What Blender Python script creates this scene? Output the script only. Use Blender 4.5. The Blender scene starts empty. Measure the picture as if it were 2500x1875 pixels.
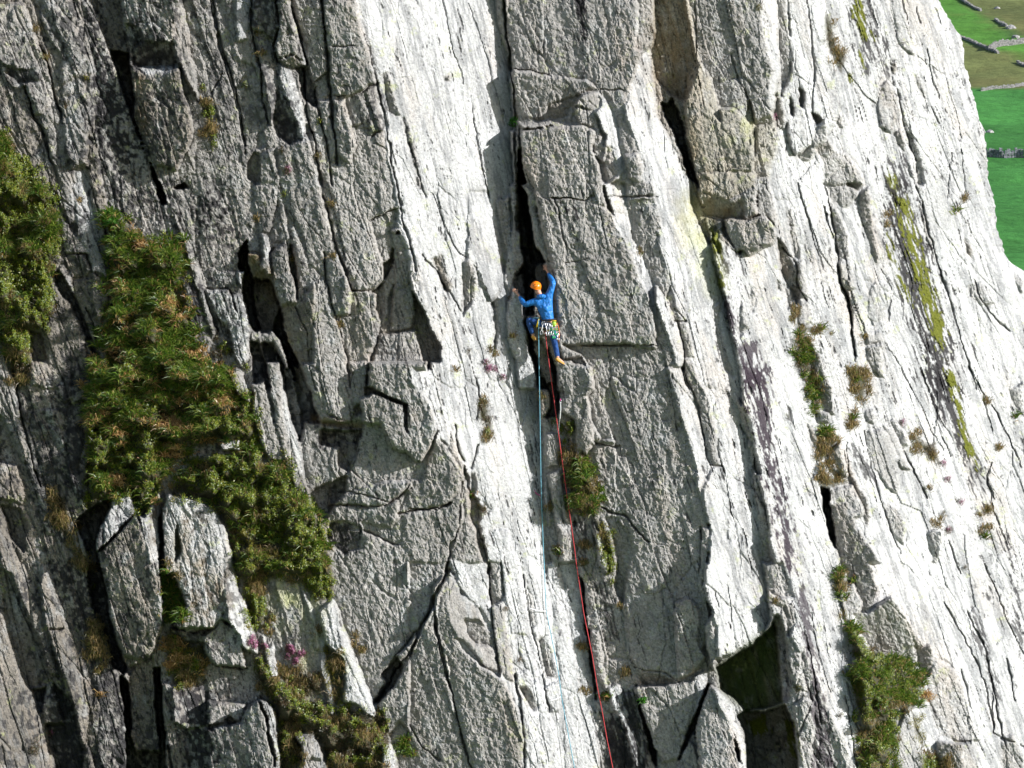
import bpy, bmesh, math, random
import numpy as np
from mathutils import Vector, Matrix, Quaternion
scene = bpy.context.scene
random.seed(7)
RNG = np.random.default_rng(11)
PI = math.pi

# ---------------------------------------------------------------- camera, sky, sun, exposure
DIST = 80.0                 # metres from the lens to the datum plane of the rock face
PPM = 105.0                 # survey pixels per metre on that plane (2500 x 1875 frame)
cam_data = bpy.data.cameras.new('camera')
cam_data.sensor_width = 36.0
cam_data.lens = 36.0 * DIST / (2500 / PPM)
cam_data.clip_start = 1.0
cam_data.clip_end = 6000.0
cam = bpy.data.objects.new('camera', cam_data)
cam.location = (0, -DIST, 0)
cam.rotation_euler = (math.radians(90), 0, 0)
scene.collection.objects.link(cam)
scene.camera = cam
SUN_DIR = Vector((0.87, -0.36, 0.39)).normalized()      # from the face towards the sun
world = bpy.data.worlds.new('World')
scene.world = world
world.use_nodes = True
wn = world.node_tree
wn.nodes.clear()
wo = wn.nodes.new('ShaderNodeOutputWorld')
wb = wn.nodes.new('ShaderNodeBackground')
ws = wn.nodes.new('ShaderNodeTexSky')
ws.sky_type = 'NISHITA'
ws.sun_disc = False
ws.sun_elevation = math.asin(SUN_DIR.z)
ws.sun_rotation = math.atan2(SUN_DIR.x, SUN_DIR.y)
ws.altitude = 300
wb.inputs['Strength'].default_value = 0.095
wn.links.new(ws.outputs[0], wb.inputs[0])
wn.links.new(wb.outputs[0], wo.inputs[0])
sun_data = bpy.data.lights.new('sun', 'SUN')
sun_data.energy = 5.0
sun_data.angle = math.radians(0.5)
sun_data.color = (1.0, 0.99, 0.98)
sun = bpy.data.objects.new('sun', sun_data)
sun.rotation_euler = SUN_DIR.to_track_quat('Z', 'Y').to_euler()
scene.collection.objects.link(sun)
scene.view_settings.view_transform = 'Standard'
scene.view_settings.look = 'None'
scene.view_settings.gamma = 1.0
scene.view_settings.use_curve_mapping = False
scene.view_settings.exposure = 0.68
scene.cycles.max_bounces = 6
scene.cycles.diffuse_bounces = 3
scene.cycles.use_adaptive_sampling = True

# ---------------------------------------------------------------- naming helpers
def tag(o, label=None, cat=None, group=None, kind=None):
    if label: o['label'] = label
    if cat: o['category'] = cat
    if group: o['group'] = group
    if kind: o['kind'] = kind
    return o
def link(o, parent=None):
    scene.collection.objects.link(o)
    if parent is not None: o.parent = parent
    return o
def empty(name, loc=(0, 0, 0), rot=(0, 0, 0)):
    o = bpy.data.objects.new(name, None)
    o.empty_display_size = .1
    o.location = loc; o.rotation_euler = rot
    return link(o)
def ray_point(px, py, h):
    """the point that stands h metres in front of the datum plane on the survey sight line (px, py)"""
    f = (DIST - h) / DIST
    return Vector(((px - 1250) / PPM * f, -h, (937.5 - py) / PPM * f))
STEP = 2.6
# ---------------------------------------------------------------- survey of the rock face
# Outlines of the rock slabs as surveyed on the face.  Frame codes: F = whole face, cr = survey square (column, row).
COLS = [0, 500, 1000, 1500, 1900]
ROWS = [0, 450, 900, 1375]
def frame(code):
    if code == 'F': return 0, 0, 0.8848
    if code == 'N': return 0, 0, 1.0
    s = 3.3183
    if code in ('S33', 'S43', 'S03'):
        s = 1.904; code = code[1:]
    return COLS[int(code[0])], ROWS[int(code[1])], s
def pts(code, text):
    ox, oy, s = frame(code)
    return [(ox + float(a.split(',')[0]) / s, oy + float(a.split(',')[1]) / s) for a in text.split()]

# slab: (frame, kind, tone, outline, step towards the viewer in metres)
SLABS = []
def S(code, kind, tone, text, dz=0.0, g=None):
    SLABS.append((kind, tone, pts(code, text), dz, g))

# --- the big faces
S('F','M','b','-700,-900 180,-900 185,0 210,200 235,460 240,720 190,1000 190,1250 270,1659 270,3500 -700,3500')
S('F','G','n','180,-900 780,-900 780,0 830,230 880,480 800,560 790,860 700,930 660,1050 720,1290 850,1659 850,3500 270,3500 270,1659 190,1250 190,1000 240,720 235,460 210,200 185,0')
S('F','W','w','780,-900 1080,-900 1085,0 1110,200 1110,300 1120,600 1140,680 1170,900 1180,1300 1240,1659 1240,3500 1130,3500 1100,1600 1060,1300 1040,1100 1000,1000 960,900 950,750 890,620 860,480 830,250 790,50')
S('F','G','n','660,900 960,880 1000,1000 1020,1150 950,1250 960,1659 960,3500 850,3500 850,1659 700,1290')
S('F','L','w','950,1250 1020,1150 1060,1300 1100,1600 1130,1700 1130,3500 960,3500 960,1659 900,1500')
S('F','G','n','1085,-900 1420,-900 1412,0 1400,90 1380,130 1340,260 1350,330 1380,500 1390,560 1430,700 1500,900 1530,1100 1530,1350 1390,1480 1290,1100 1210,820 1200,650 1150,500 1110,290 1100,100')
S('F','W','w','1400,90 1420,250 1480,370 1530,500 1560,620 1590,760 1640,1050 1660,1360 1540,1430 1530,1100 1500,900 1430,700 1390,560 1380,500 1350,330 1340,260 1380,130')
S('F','G','o','1405,-900 1680,-900 1680,0 1690,150 1680,300 1650,470 1600,550 1520,450 1490,350 1440,250 1405,80')
S('F','W','w','1680,-900 3400,-900 3400,3500 1850,3500 1850,1659 1780,1500 1700,1290 1640,1100 1590,760 1560,620 1530,500 1600,550 1650,470 1680,300 1690,150 1670,0')
S('F','G','n','1390,1480 1530,1390 1530,1440 1660,1300 1700,1290 1780,1500 1850,1659 1850,3500 1240,3500 1240,1659 1180,1300 1170,900 1210,900 1290,1100')

# --- top left (00)
S('00','M','n','-900,50 190,30 330,370 410,620 440,800 330,930 270,930 200,700 60,540 -400,260',.1)
S('00','D','k','60,540 200,560 330,590 330,650 160,670 60,600')
S('00','M','n','330,-100 560,-100 640,120 720,350 660,600 510,690 500,480 380,270 330,130',.1)
S('00','G','n','510,700 650,640 720,780 720,1000 690,1320 580,1370 530,1240 520,1000 480,860',.12,(.05,-.15))
S('00','G','n','60,700 200,700 270,930 330,1000 420,1250 470,1500 420,1600 300,1400 100,1250 60,1000 -300,900',-.05)
S('00','M','n','330,930 440,800 520,1000 530,1240 560,1380 640,1659 560,1659 440,1350 340,1050',.05)
S('00','L','n','560,-60 610,0 720,330 780,620 790,900 740,1050 700,1100 720,900 710,600 640,200',.05)
S('00','L','w','600,1370 690,1360 760,1659 640,1659')
S('00','M','k','610,-150 710,20 860,380 1000,750 1110,1060 1250,1400 1370,1659 860,1659 800,1350 780,1000 770,600 720,320',.15)
S('00','L','n','1000,760 1030,760 1130,1000 1280,1340 1400,1659 1350,1659 1230,1370 1100,1070',.1)
S('00','G','b','720,-300 960,-300 990,200 1040,430 900,400 830,260 740,20',-.35)
S('00','G','n','980,-300 1440,-300 1460,60 1400,330 1370,330 1160,340 1100,220 1000,180',.25)
S('00','U','k','1160,340 1370,332 1450,530 1260,560 1080,530 1060,400',-.05)
S('00','G','b','1080,540 1180,610 1250,610 1440,560 1500,800 1550,990 1560,1110 1500,1230 1440,1380 1260,1340 1180,1150 1120,950 1080,700',.35,(.18,.1))
S('00','T','w','1080,525 1200,560 1440,535 1445,565 1250,615 1180,610',.2)
S('00','L','n','1440,60 1480,60 1530,330 1580,600 1620,800 1560,830 1500,650 1450,530 1400,330',.2)
S('00','M','n','1500,660 1580,760 1650,950 1700,1200 1760,1500 1780,1560 1620,1560 1520,1490 1440,1400 1570,1100 1540,900',.25)
S('00','G','n','1560,-200 1700,0 1760,300 1850,620 1930,900 1990,1240 1991,1400 1870,1510 1830,1470 1700,1150 1620,850 1550,400 1500,100',.15,(.0,.05))
S('00','M','n','1280,1390 1440,1400 1470,1480 1350,1530')
S('00','K','k','880,330 900,400 1040,430 1075,700 1085,950 1200,1290 1330,1560 1345,1659 1310,1659 1210,1310 1000,760',-1.1)
S('00','K','b','1360,1545 1480,1490 1580,1560 1650,1600 1640,1680 1400,1680',-.5)

# --- upper second column (10)
S('10','M','n','60,0 130,60 190,260 250,560 210,600 150,470 110,300 70,100',.0)
S('10','G','n','130,-100 250,-100 270,300 340,400 270,500 190,260 150,100',.05)
S('10','L','w','250,-100 380,-100 370,150 350,330 270,340 250,200',.08)
S('10','M','n','270,500 350,520 370,560 350,820 420,1180 380,1230 330,1170 290,900 240,640',-.05)
S('10','M','k','400,-100 580,-100 600,200 560,330 480,250 390,230',.15)
S('10','L','k','420,290 540,320 570,420 590,560 600,800 635,1000 620,1060 550,1010 510,800 460,560 420,420',.1)
S('10','M','n','370,500 420,560 450,700 480,1150 470,1200 390,1210 380,1000 350,800',.05)
S('10','D','k','600,700 700,800 740,960 770,1100 700,1180 600,1100 560,1000',-.1)
S('10','L','w','600,520 680,560 760,760 800,900 835,1120 810,1180 740,960 650,760 600,620',.08)
S('10','M','n','590,-100 670,-100 700,100 780,350 815,510 700,440 590,480 570,400 600,200',.35,(-.1,.25))
S('10','U','b','590,485 700,445 815,515 810,535 720,545 640,520',.2)
S('10','G','n','690,-100 940,-100 945,60 975,300 990,580 890,670 840,590 820,400 740,150',.1)
S('10','G','n','955,-100 1200,-100 1250,100 1290,300 1390,670 1290,740 1150,770 1030,760 1000,560 970,200',.2,(.1,.08))
S('10','K','k','720,545 830,540 860,640 900,720 920,880 870,860 800,800 760,640',-.2)
S('10','L','w','1220,0 1400,-100 1440,300 1490,560 1430,640 1390,660 1340,440 1270,200',.0)
S('10','M','n','895,670 990,590 1010,700 1010,800 930,800',-.05)
S('10','G','n','920,810 1010,800 1060,1200 1080,1320 1020,1330 960,1000',.05)
S('10','G','n','1030,800 1110,810 1145,890 1190,1060 1220,1170 1180,1330 1080,1260 1050,1060',.15)
S('10','G','n','1150,780 1290,750 1330,880 1390,1050 1350,1100 1310,1090 1300,1000 1180,1040 1150,900',.0)
S('10','L','k','1300,740 1385,700 1440,920 1460,1060 1400,1060 1360,920',.05)
S('10','L','w','1390,680 1430,660 1480,920 1560,1000 1650,1170 1730,1490 1750,1659 1640,1659 1540,1500 1470,1200',.0)
S('10','D','n','1440,600 1490,590 1560,860 1580,920 1540,930 1480,910 1450,760',-.03)
S('10','D','k','1590,940 1630,980 1690,1120 1760,1540 1720,1520 1650,1170',-.02)
S('10','D','b','1930,640 1991,600 1991,660 1940,660',.0)
S('10','G','n','590,1200 770,1150 830,1130 880,1280 950,1600 960,1659 640,1659 600,1450',.1)
S('10','M','n','200,560 250,660 290,900 300,1180 330,1230 330,1400 320,1500 250,1480 160,1400 90,1240 50,1100 90,800 60,700',.05)
S('10','D','b','400,1240 450,1260 450,1500 400,1659 350,1500 350,1300',-.15)
S('10','G','n','450,1260 560,1200 600,1450 620,1659 440,1659',.1)
S('10','M','n','920,1340 980,1340 1010,1500 1030,1659 950,1659 930,1480',.1)
S('10','K','k','830,1000 880,1060 840,1125 820,1080',-.1)

# --- upper centre (20)
S('20','D','n','680,-100 760,-100 780,150 790,300 840,570 830,600 770,400 700,150',-.02)
S('20','G','n','770,-150 1600,-150 1830,-150 1850,100 1835,400 1790,540 1750,600 1700,560 1690,450 1700,560 1700,730 1550,735 1440,640 1150,620 1000,590 850,565 800,300',.08)
S('20','M','n','1830,-150 1970,-150 1985,200 1985,360 1900,420 1835,400 1850,100',.15)
S('20','G','n','850,575 1000,600 1150,620 1440,640 1520,720 1400,750 1170,830 1120,850 1120,960 900,960 840,720',.15,(.08,.12))
S('20','T','n','880,1000 1130,970 1500,1010 1480,1040 900,1040',.15)
S('20','G','b','1130,850 1300,790 1400,760 1340,860 1270,880 1290,940 1200,960 1140,970',.0)
S('20','L','n','1400,750 1540,745 1570,850 1500,900 1420,880 1340,860',.2)
S('20','W','w','1540,750 1620,860 1690,1000 1710,1200 1760,1350 1700,1460 1600,1490 1570,1300 1580,1100 1500,900 1560,850',.15)
S('20','M','n','1340,870 1500,900 1560,1100 1580,1200 1560,1330 1500,1250 1480,1020 1380,1000',.15)
S('20','G','n','890,1050 1110,1050 1390,1010 1490,1050 1490,1230 1530,1340 1560,1500 1560,1659 1050,1659 1000,1500 910,1280',.3,(.1,.1))
S('20','M','n','820,1060 870,1060 910,1280 1000,1500 1030,1659 940,1659 870,1450 840,1280',.2)
S('20','G','n','1590,1190 1640,1200 1680,1430 1600,1490 1570,1350',.05)
S('20','G','n','1560,760 1700,740 1740,870 1800,1050 1850,1200 1895,1350 1850,1480 1770,1510 1740,1450 1720,1200 1700,1000 1640,860',.12)
S('20','G','n','1740,1240 1840,1230 1895,1380 1860,1480 1770,1440',.15)
S('20','G','n','1780,1520 1880,1460 1991,1570 1900,1610 1790,1610',.0)

# --- upper right (30, 40)
S('30','D','o','330,-150 560,-150 600,200 660,500 600,640 560,820 440,760 330,640 280,430 325,330',-.4,(.25,.0))
S('30','K','k','430,850 460,800 560,1060 590,1250 650,1400 700,1659 640,1659 560,1260 440,1000 380,820',-.9)
S('30','G','o','560,830 600,720 680,520 700,500 730,540 850,880 950,870 1060,960 1110,1040 1130,1300 1135,1659 700,1659 640,1300 580,1100',.45,(.1,.12))
S('30','L','o','690,540 750,550 790,640 850,880 860,1000 820,960 720,780',.35)
S('30','M','o','780,460 880,430 940,600 950,690 850,650 800,600',.3)
S('30','M','o','870,890 960,880 1060,960 1110,1040 1100,1180 1000,1190 860,1040',.45,(-.2,-.15))
S('30','G','n','600,-150 1200,-150 1220,150 1260,380 1300,600 1290,850 1270,960 1150,1000 1100,800 1060,960 950,870 850,880 780,640 690,500 640,300',.15)
S('30','U','n','1150,980 1280,930 1290,960 1230,1010 1140,1010',-.02)
S('30','W','w','1200,-100 1310,-100 1330,300 1340,560 1300,800 1290,900 1260,700 1290,560 1240,350 1210,200',.1)
S('30','G','n','1310,-100 1400,-100 1400,180 1440,400 1420,640 1380,720 1340,640 1330,300',-.1)
S('30','D','n','1310,740 1370,800 1390,940 1370,1050 1310,1040 1290,920',-.02)
S('30','L','w','1400,-100 1680,-100 1730,370 1830,640 1850,830 1800,960 1700,1150 1600,1150 1480,1260 1400,1100 1360,760 1440,600',.25)
S('30','G','n','1640,1040 1720,940 1730,1080 1660,1190 1580,1290 1500,1290 1490,1250 1560,1200',.25)
S('30','D','b','1600,900 1650,920 1690,960 1640,1000',-.05)
S('30','G','b','1620,1210 1740,1120 1810,1260 1760,1290 1690,1290 1640,1240',.05)
S('30','D','n','1420,790 1450,860 1440,960 1420,920')
S('30','D','n','1500,720 1545,760 1530,870 1500,860')
S('30','D','n','1790,990 1830,930 1860,1020 1820,1030')
S('40','M','n','370,1300 480,1220 560,1240 680,1440 690,1500 620,1600 560,1659 430,1659 380,1480',.15)
S('40','D','n','560,1480 690,1500 620,1600 540,1659 540,1560',-.02)
S('40','D','n','680,1560 740,1510 760,1620 760,1659 680,1659',.1)
S('40','L','n','800,740 870,650 960,730 980,900 920,1080 830,1000',.12)
S('40','D','n','930,1080 990,1050 1030,1230 960,1180',.0)
S('40','G','n','1020,1000 1050,1080 1120,1200 1170,1380 1170,1500 1110,1490 1100,1300 1050,1150',-.15)
S('40','D','b','900,500 960,500 970,600 920,600 ')
S('40','G','b','1100,600 1170,640 1230,780 1190,820 1120,680')
S('40','L','w','1010,1240 1060,1260 1110,1400 1110,1480 1060,1400',.05)
S('40','L','w','880,-100 1000,-100 1100,300 1100,440 970,370 940,200',.06)
S('40','W','w','1010,-100 1300,-100 1490,320 1640,950 1700,1400 1740,1659 1400,1659 1300,1200 1200,800 1130,400',.04)

# --- left, second row (01)
S('01','L','w','590,0 730,0 800,300 865,480 870,790 790,720 720,700 640,480 620,300 600,100',.12)
S('01','M','n','730,0 830,0 870,200 900,560 870,600 820,400 770,250',.06)
S('01','M','n','450,60 590,0 620,300 560,320 500,200',.0)
S('01','G','n','480,220 560,320 700,520 740,700 690,740 620,620 540,560 490,420',.05)
S('01','M','b','740,700 870,800 880,980 810,1130 760,1080 740,900',.12)
S('01','G','b','580,780 740,750 740,900 760,1080 850,1280 830,1420 710,1440 660,1200 600,920',.0)
S('01','L','k','480,660 520,640 610,900 580,900 500,780',.05)
S('01','K','k','440,740 480,700 620,950 760,1300 800,1400 770,1420 650,1130 560,950 470,860',-.4)
S('01','M','n','640,1380 700,1460 740,1659 700,1659 650,1520',.0)
S('01','M','k','1480,760 1600,740 1660,960 1640,1060 1740,1100 1765,1190 1720,1280 1690,1420 1580,1350 1540,1100',.1)
S('01','L','n','1400,120 1480,300 1560,560 1650,860 1760,1180 1720,1260 1640,1000 1500,540 1420,280',.15)
S('01','G','k','1340,40 1700,30 1830,120 1900,420 1920,560 1900,860 1880,900 1650,850 1600,680 1500,420 1380,160',-.05)
S('01','M','b','1650,850 1890,880 1991,1180 1991,1410 1940,1440 1850,1260 1740,1080',.0)
S('01','G','b','1660,880 1830,870 1860,1060 1740,1080',-.05)
S('01','M','b','400,1060 470,1120 540,1460 530,1560 400,1560 380,1350 350,1200',.05)
S('01','G','b','230,1180 330,1200 370,1420 260,1440',-.3)
S('01','M','n','-300,1000 0,1050 40,1400 100,1659 -300,1659',.1)
S('01','M','b','240,1450 380,1440 530,1560 560,1600 450,1659 260,1659',.0)

# --- second row, second column (11)
S('11','G','k','0,60 130,60 190,200 250,430 270,700 230,860 0,850',.0)
S('11','M','n','150,100 210,200 290,360 320,420 280,510 200,330',.0)
S('11','M','n','230,160 290,150 320,380 320,425 270,360 240,240',.15)
S('11','M','n','350,-50 400,-20 410,230 440,460 440,620 360,600 340,300',.25)
S('11','U','b','340,560 440,580 470,700 530,750 470,765 390,765 350,680',.05)
S('11','M','w','440,300 520,540 535,740 470,690 450,500',.22)
S('11','G','n','400,0 600,0 580,200 520,400 440,430 410,230',.1)
S('11','G','n','520,400 560,400 680,440 650,470 530,560',-.02)
S('11','G','n','540,560 650,460 690,690 740,860 755,960 620,980 560,860 540,700',.25)
S('11','G','n','580,0 620,50 650,240 690,440 560,480 520,400 590,180',.05)
S('11','K','k','270,560 330,440 350,640 390,770 530,770 560,860 600,980 640,1120 720,1330 800,1520 850,1659 720,1659 640,1300 540,1180 400,1180 340,1100 320,900 290,700',-1.6)
S('11','G','b','395,770 540,780 600,1000 560,1180 460,1200 400,1040',-1.1)
S('11','M','w','0,870 180,860 210,900 300,900 340,1050 370,1190 350,1300 350,1430 290,1470 240,1360 200,1200 80,1060',.15)
S('11','L','w','270,700 330,700 300,860 270,800',.12)
S('11','D','b','690,480 730,620 750,700 760,960 740,840 690,640',-.4)
S('11','M','n','690,300 740,330 830,600 840,700 800,740 760,640 700,440',.05)
S('11','G','n','650,20 940,20 1000,320 1060,560 980,600 980,760 850,640 770,360 660,240',.12)
S('11','G','n','980,580 1080,570 1160,800 1180,960 1160,1040 1060,1060 1020,900',.15)
S('11','G','n','1050,20 1520,20 1560,180 1450,230 1340,300 1440,600 1440,780 1380,860 1230,880 1180,860 1080,560 1060,400',.25,(.1,.12))
S('11','M','n','1350,300 1560,200 1570,350 1510,380 1520,480 1500,600 1440,640',.0)
S('11','D','n','1540,540 1550,780 1500,900 1480,1050 1420,1180 1320,1500 1380,1200 1420,1000 1380,920 1450,760 1500,640',-.05)
S('11','G','n','1190,900 1290,870 1390,890 1380,1000 1410,1100 1380,1280 1310,1500 1310,1659 1180,1659 1150,1400 1100,1180 1070,1070 1160,1040',.1)
S('11','D','b','740,1060 880,780 890,980 880,1200 870,1500 880,1659 820,1659 740,1400 640,1200 620,990 740,970',.0,(.42,.1))
S('11','M','n','900,780 980,760 1020,980 1060,1080 1100,1180 1160,1450 1180,1659 880,1659 880,1150',.1)
S('11','G','n','1510,400 1590,400 1650,600 1710,1000 1690,1160 1640,1190 1500,1190 1500,1050 1540,800',.1)
S('11','G','n','1410,1220 1640,1200 1720,1180 1760,1400 1820,1659 1320,1659 1330,1500 1400,1320',.1,(.05,-.05))
S('11','M','w','1560,180 1640,240 1720,520 1760,700 1720,900 1640,560 1560,350',.05)
S('11','D','b','1840,600 1890,580 1920,640 1991,800 1991,890 1920,840 1880,700',-.06,(.3,0))
S('11','M','k','370,1270 440,1280 540,1560 600,1659 400,1659 380,1400',-.6)
S('11','L','k','460,1280 560,1290 620,1659 560,1659',-.5)
S('11','L','k','570,1310 640,1480 700,1659 620,1659',-.6)

# --- centre with the corner crack (21)
S('21','K','k','890,-300 950,40 970,300 1010,480 1100,620 1010,700 1000,900 1010,1060 960,1060 930,860 860,900 850,740 920,650 900,450 880,200',-1.8)
S('21','M','n','815,0 890,-20 890,350 920,600 880,720 830,660 830,300',.05)
S('21','G','b','880,-50 890,0 880,300 890,390 860,350',-.6)
S('21','U','b','830,650 900,640 890,700 850,730',.0)
S('21','G','n','850,740 920,700 940,860 930,920 870,900 840,820',-.8)
S('21','L','b','1020,650 1070,620 1110,680 1130,760 1110,880 1030,830 1005,740',-.7)
S('21','M','n','900,0 980,0 1020,130 1050,300 1130,520 1200,700 1160,720 1100,620 1010,470 960,240 940,60',.1)
S('21','G','n','1000,0 1550,0 1600,200 1780,420 1900,700 1950,960 1991,1200 1991,1659 1480,1659 1400,1400 1250,1420 1200,1300 1180,1000 1160,700 1050,280',.2,(.06,.0))
S('21','G','n','1250,1300 1800,1300 1850,1310 1991,1330 1991,1659 1480,1659 1410,1400',.12)
S('21','W','w','1560,0 1740,0 1790,280 1880,540 1991,800 1991,1150 1930,900 1800,560 1680,350',.05)
S('21','G','n','1760,20 1991,60 1991,760 1900,600 1800,350 1770,180',.05)
S('21','D','n','690,140 800,90 820,300 800,560 770,760 730,500 700,330',.0,(.2,.1))
S('21','L','w','800,150 820,300 845,600 840,800 800,900 760,760 800,500',.05)
S('21','D','b','190,590 270,570 250,660 360,830 300,830 230,740',-.06,(.3,0))
S('21','W','w','250,0 480,0 500,250 450,590 400,560 330,440 250,240',.05)
S('21','W','w','470,60 640,60 720,500 760,800 700,900 660,960 540,680 460,590',.06)
S('21','D','n','430,620 480,600 540,700 540,900 440,1060 430,800',-.06)
S('21','D','n','660,960 720,900 720,1200 700,1380 680,1100',-.1,(.35,.0))
S('21','M','w','800,960 840,860 900,900 930,1060 960,1300 1040,1530 1010,1659 890,1659 830,1380 790,1200',.25)
S('21','W','w','720,980 800,1120 800,1300 860,1420 880,1659 730,1659 740,1480 720,1300',.1)
S('21','M','b','1000,1250 1080,1250 1130,1350 1170,1560 1160,1650 1090,1620 1020,1400',-.2)
S('21','K','k','930,1080 1000,1280 1060,1560 1180,1659 1040,1659 1030,1560 980,1330',-.8)
S('21','K','k','1120,1300 1200,1560 1210,1659 1160,1659 1140,1420',-.6)
S('21','G','n','1180,1440 1260,1430 1420,1480 1480,1600 1480,1659 1200,1659',.3)

# --- right centre (31)
S('31','G','n','140,40 240,20 310,80 370,350 330,370 160,130',.1)
S('31','G','n','140,130 340,100 400,360 340,370 380,560 440,740 500,1000 520,1100 480,1100 430,940 340,820 240,620 140,440',-.05)
S('31','M','n','510,1120 590,1120 650,1400 570,1410 540,1240',.0,(.15,.0))
S('31','M','n','560,1420 640,1440 700,1659 600,1659 560,1540',.05,(.15,.0))
S('31','G','n','100,-20 310,-20 340,90 120,120',.08)
S('31','M','o','670,-100 900,-100 1140,-100 1140,150 910,140 700,60',.45)
S('31','U','o','700,60 910,145 1040,140 1060,280 1140,320 890,280 740,270',.2)
S('31','G','n','910,130 1140,20 1150,250 1060,280 1040,140 920,160',.45)
S('31','G','n','890,280 1060,290 1150,260 1230,240 1310,360 1300,440 1180,540 1100,590 1070,540 1000,540 930,440',.55,(.12,.15))
S('31','M','n','1140,-50 1250,-50 1310,200 1320,360 1250,260 1150,240',.4)
S('31','D','o','600,-50 660,0 740,260 780,460 760,480 660,280 620,150',-.2,(.2,.1))
S('31','K','k','750,275 880,280 890,360 840,370 830,560 790,460',-.15)
S('31','L','g','790,390 835,380 850,560 820,560',-.05)
S('31','D','b','1310,430 1380,480 1440,640 1500,800 1500,900 1470,980 1420,860 1350,720',-.25)
S('31','G','n','1370,800 1420,840 1460,980 1400,1010 1390,920',-.2)
S('31','G','n','1400,210 1440,190 1500,480 1500,620 1460,600 1420,340',-.06)
S('31','L','n','1490,640 1530,620 1570,880 1560,920 1510,910 1490,800',.12)
S('31','L','n','1500,920 1570,960 1610,1130 1540,1160 1480,1140',.1)
S('31','D','n','1300,770 1360,820 1370,890 1320,860',-.02)
S('31','D','n','1540,400 1610,640 1590,640 1540,500',-.03)
S('31','M','n','1710,0 1880,0 1991,80 1870,190 1770,140',.12)
S('31','G','k','1740,160 1800,190 1900,400 1920,580 1830,620 1780,420',.0)
S('31','L','n','1830,630 1930,620 1960,840 1900,860 1840,800',.1)
S('31','D','n','1830,830 1900,860 1920,1100 1880,1020',-.08)
S('31','M','n','1100,850 1150,870 1140,1030 1110,1020',-.02)
S('31','G','n','1040,920 1060,1060 1110,1150 1010,1230 1010,1100 ',.03)
S('31','M','n','800,980 860,960 850,1120 880,1300 960,1560 900,1500 840,1300 820,1100',-.05)
S('31','D','n','1550,1230 1650,1300 1700,1500 1750,1659 1560,1659 1600,1400',.1,(.5,.0))
S('31','W','w','1560,1220 1720,1210 1800,1300 1920,1659 1750,1659 1700,1460 1640,1300',.15)
# --- far right (41)
S('41','D','n','680,80 740,20 760,200 780,420 820,580 790,660 740,520 690,350 660,230',.1,(.35,.05))
S('41','D','n','1110,0 1160,160 1230,420 1300,640 1360,860 1300,700 1200,440 1150,260',-.02)
S('41','L','w','730,880 780,780 900,800 930,880 900,960 780,1160 720,1060',.1)
S('41','L','n','720,1200 830,1180 850,1280 720,1300',.12)
S('41','M','n','720,1320 840,1300 850,1500 860,1570 760,1500 720,1420',.15)
S('41','D','b','1500,440 1560,500 1580,620 1520,560',-.03)
S('41','M','n','1540,840 1640,780 1760,960 1660,990 1560,920',.05)
S('41','L','n','1540,960 1680,1000 1780,1300 1800,1500 1640,1400 1560,1200',.0)
S('41','L','n','1870,610 1991,700 2200,900 2200,1659 1940,1659 1960,1000 1900,760',.1)
S('41','M','n','1900,700 1991,760 1991,880 1930,800',.05)

# --- left third row (02)
S('02','M','b','-300,-50 60,0 120,200 180,420 230,700 200,780 100,560 30,400 -300,200',.1)
S('02','D','b','-300,400 0,400 100,620 140,800 0,760 -300,700',-.1)
S('02','M','b','-300,780 140,780 215,1060 180,1100 60,1060 -300,1000',.12)
S('02','M','b','250,130 410,180 410,290 230,320 190,250',.12,(-.1,-.2))
S('02','G','b','220,340 340,330 400,500 370,590 280,570',.02)
S('02','G','n','340,330 480,330 545,600 480,680 400,480',.05)
S('02','L','k','450,160 570,0 610,100 600,250 520,280',.05)
S('02','L','k','630,280 700,260 690,600 640,760 690,1180 560,900 540,500 560,300',.05)
S('02','M','n','180,450 290,560 350,900 440,1350 380,1350 250,1000',.05)
S('02','M','n','200,1250 300,1260 370,1500 420,1659 300,1659 200,1480',.12)
S('02','L','b','-200,1130 0,1130 100,1400 210,1659 40,1659 0,1500 -200,1300',.1)
S('02','D','b','0,1100 160,1130 220,1250 200,1480 100,1380',-.2)
S('02','K','k','700,1150 870,1080 930,1040 890,1200 800,1350 780,1480 800,1659 740,1659 690,1400 600,1250',-.9)
S('02','M','w','930,1040 1040,1020 1100,1160 860,1430 780,1480 790,1340',.5,(-.15,-.4))
S('02','G','b','1100,1170 1200,1400 1210,1659 810,1659 800,1500 870,1430 1000,1290',.55)
S('02','W','w','1110,1170 1170,1200 1280,1000 1310,1000 1290,1300 1310,1500 1300,1659 1210,1659 1190,1400',.5)
S('02','K','k','1280,1200 1310,1190 1320,1480 1340,1659 1300,1659',-.2)
S('02','M','w','1370,1030 1500,1040 1640,1080 1760,1180 1840,1300 1880,1480 1890,1659 1350,1659 1310,1400 1310,1150',.55,(-.12,-.1))
S('02','W','w','1640,1080 1760,1170 1850,1320 1900,1659 1820,1659 1800,1380 1720,1200',.5)
S('02','K','g','1430,1240 1450,1400 1470,1480 1420,1560 1420,1400',.3)
S('02','M','n','1780,520 1850,440 1940,500 1980,530 1880,570',.5,(.2,.4))
S('02','L','w','1780,600 1940,570 1940,670 1800,660',.4)
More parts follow.
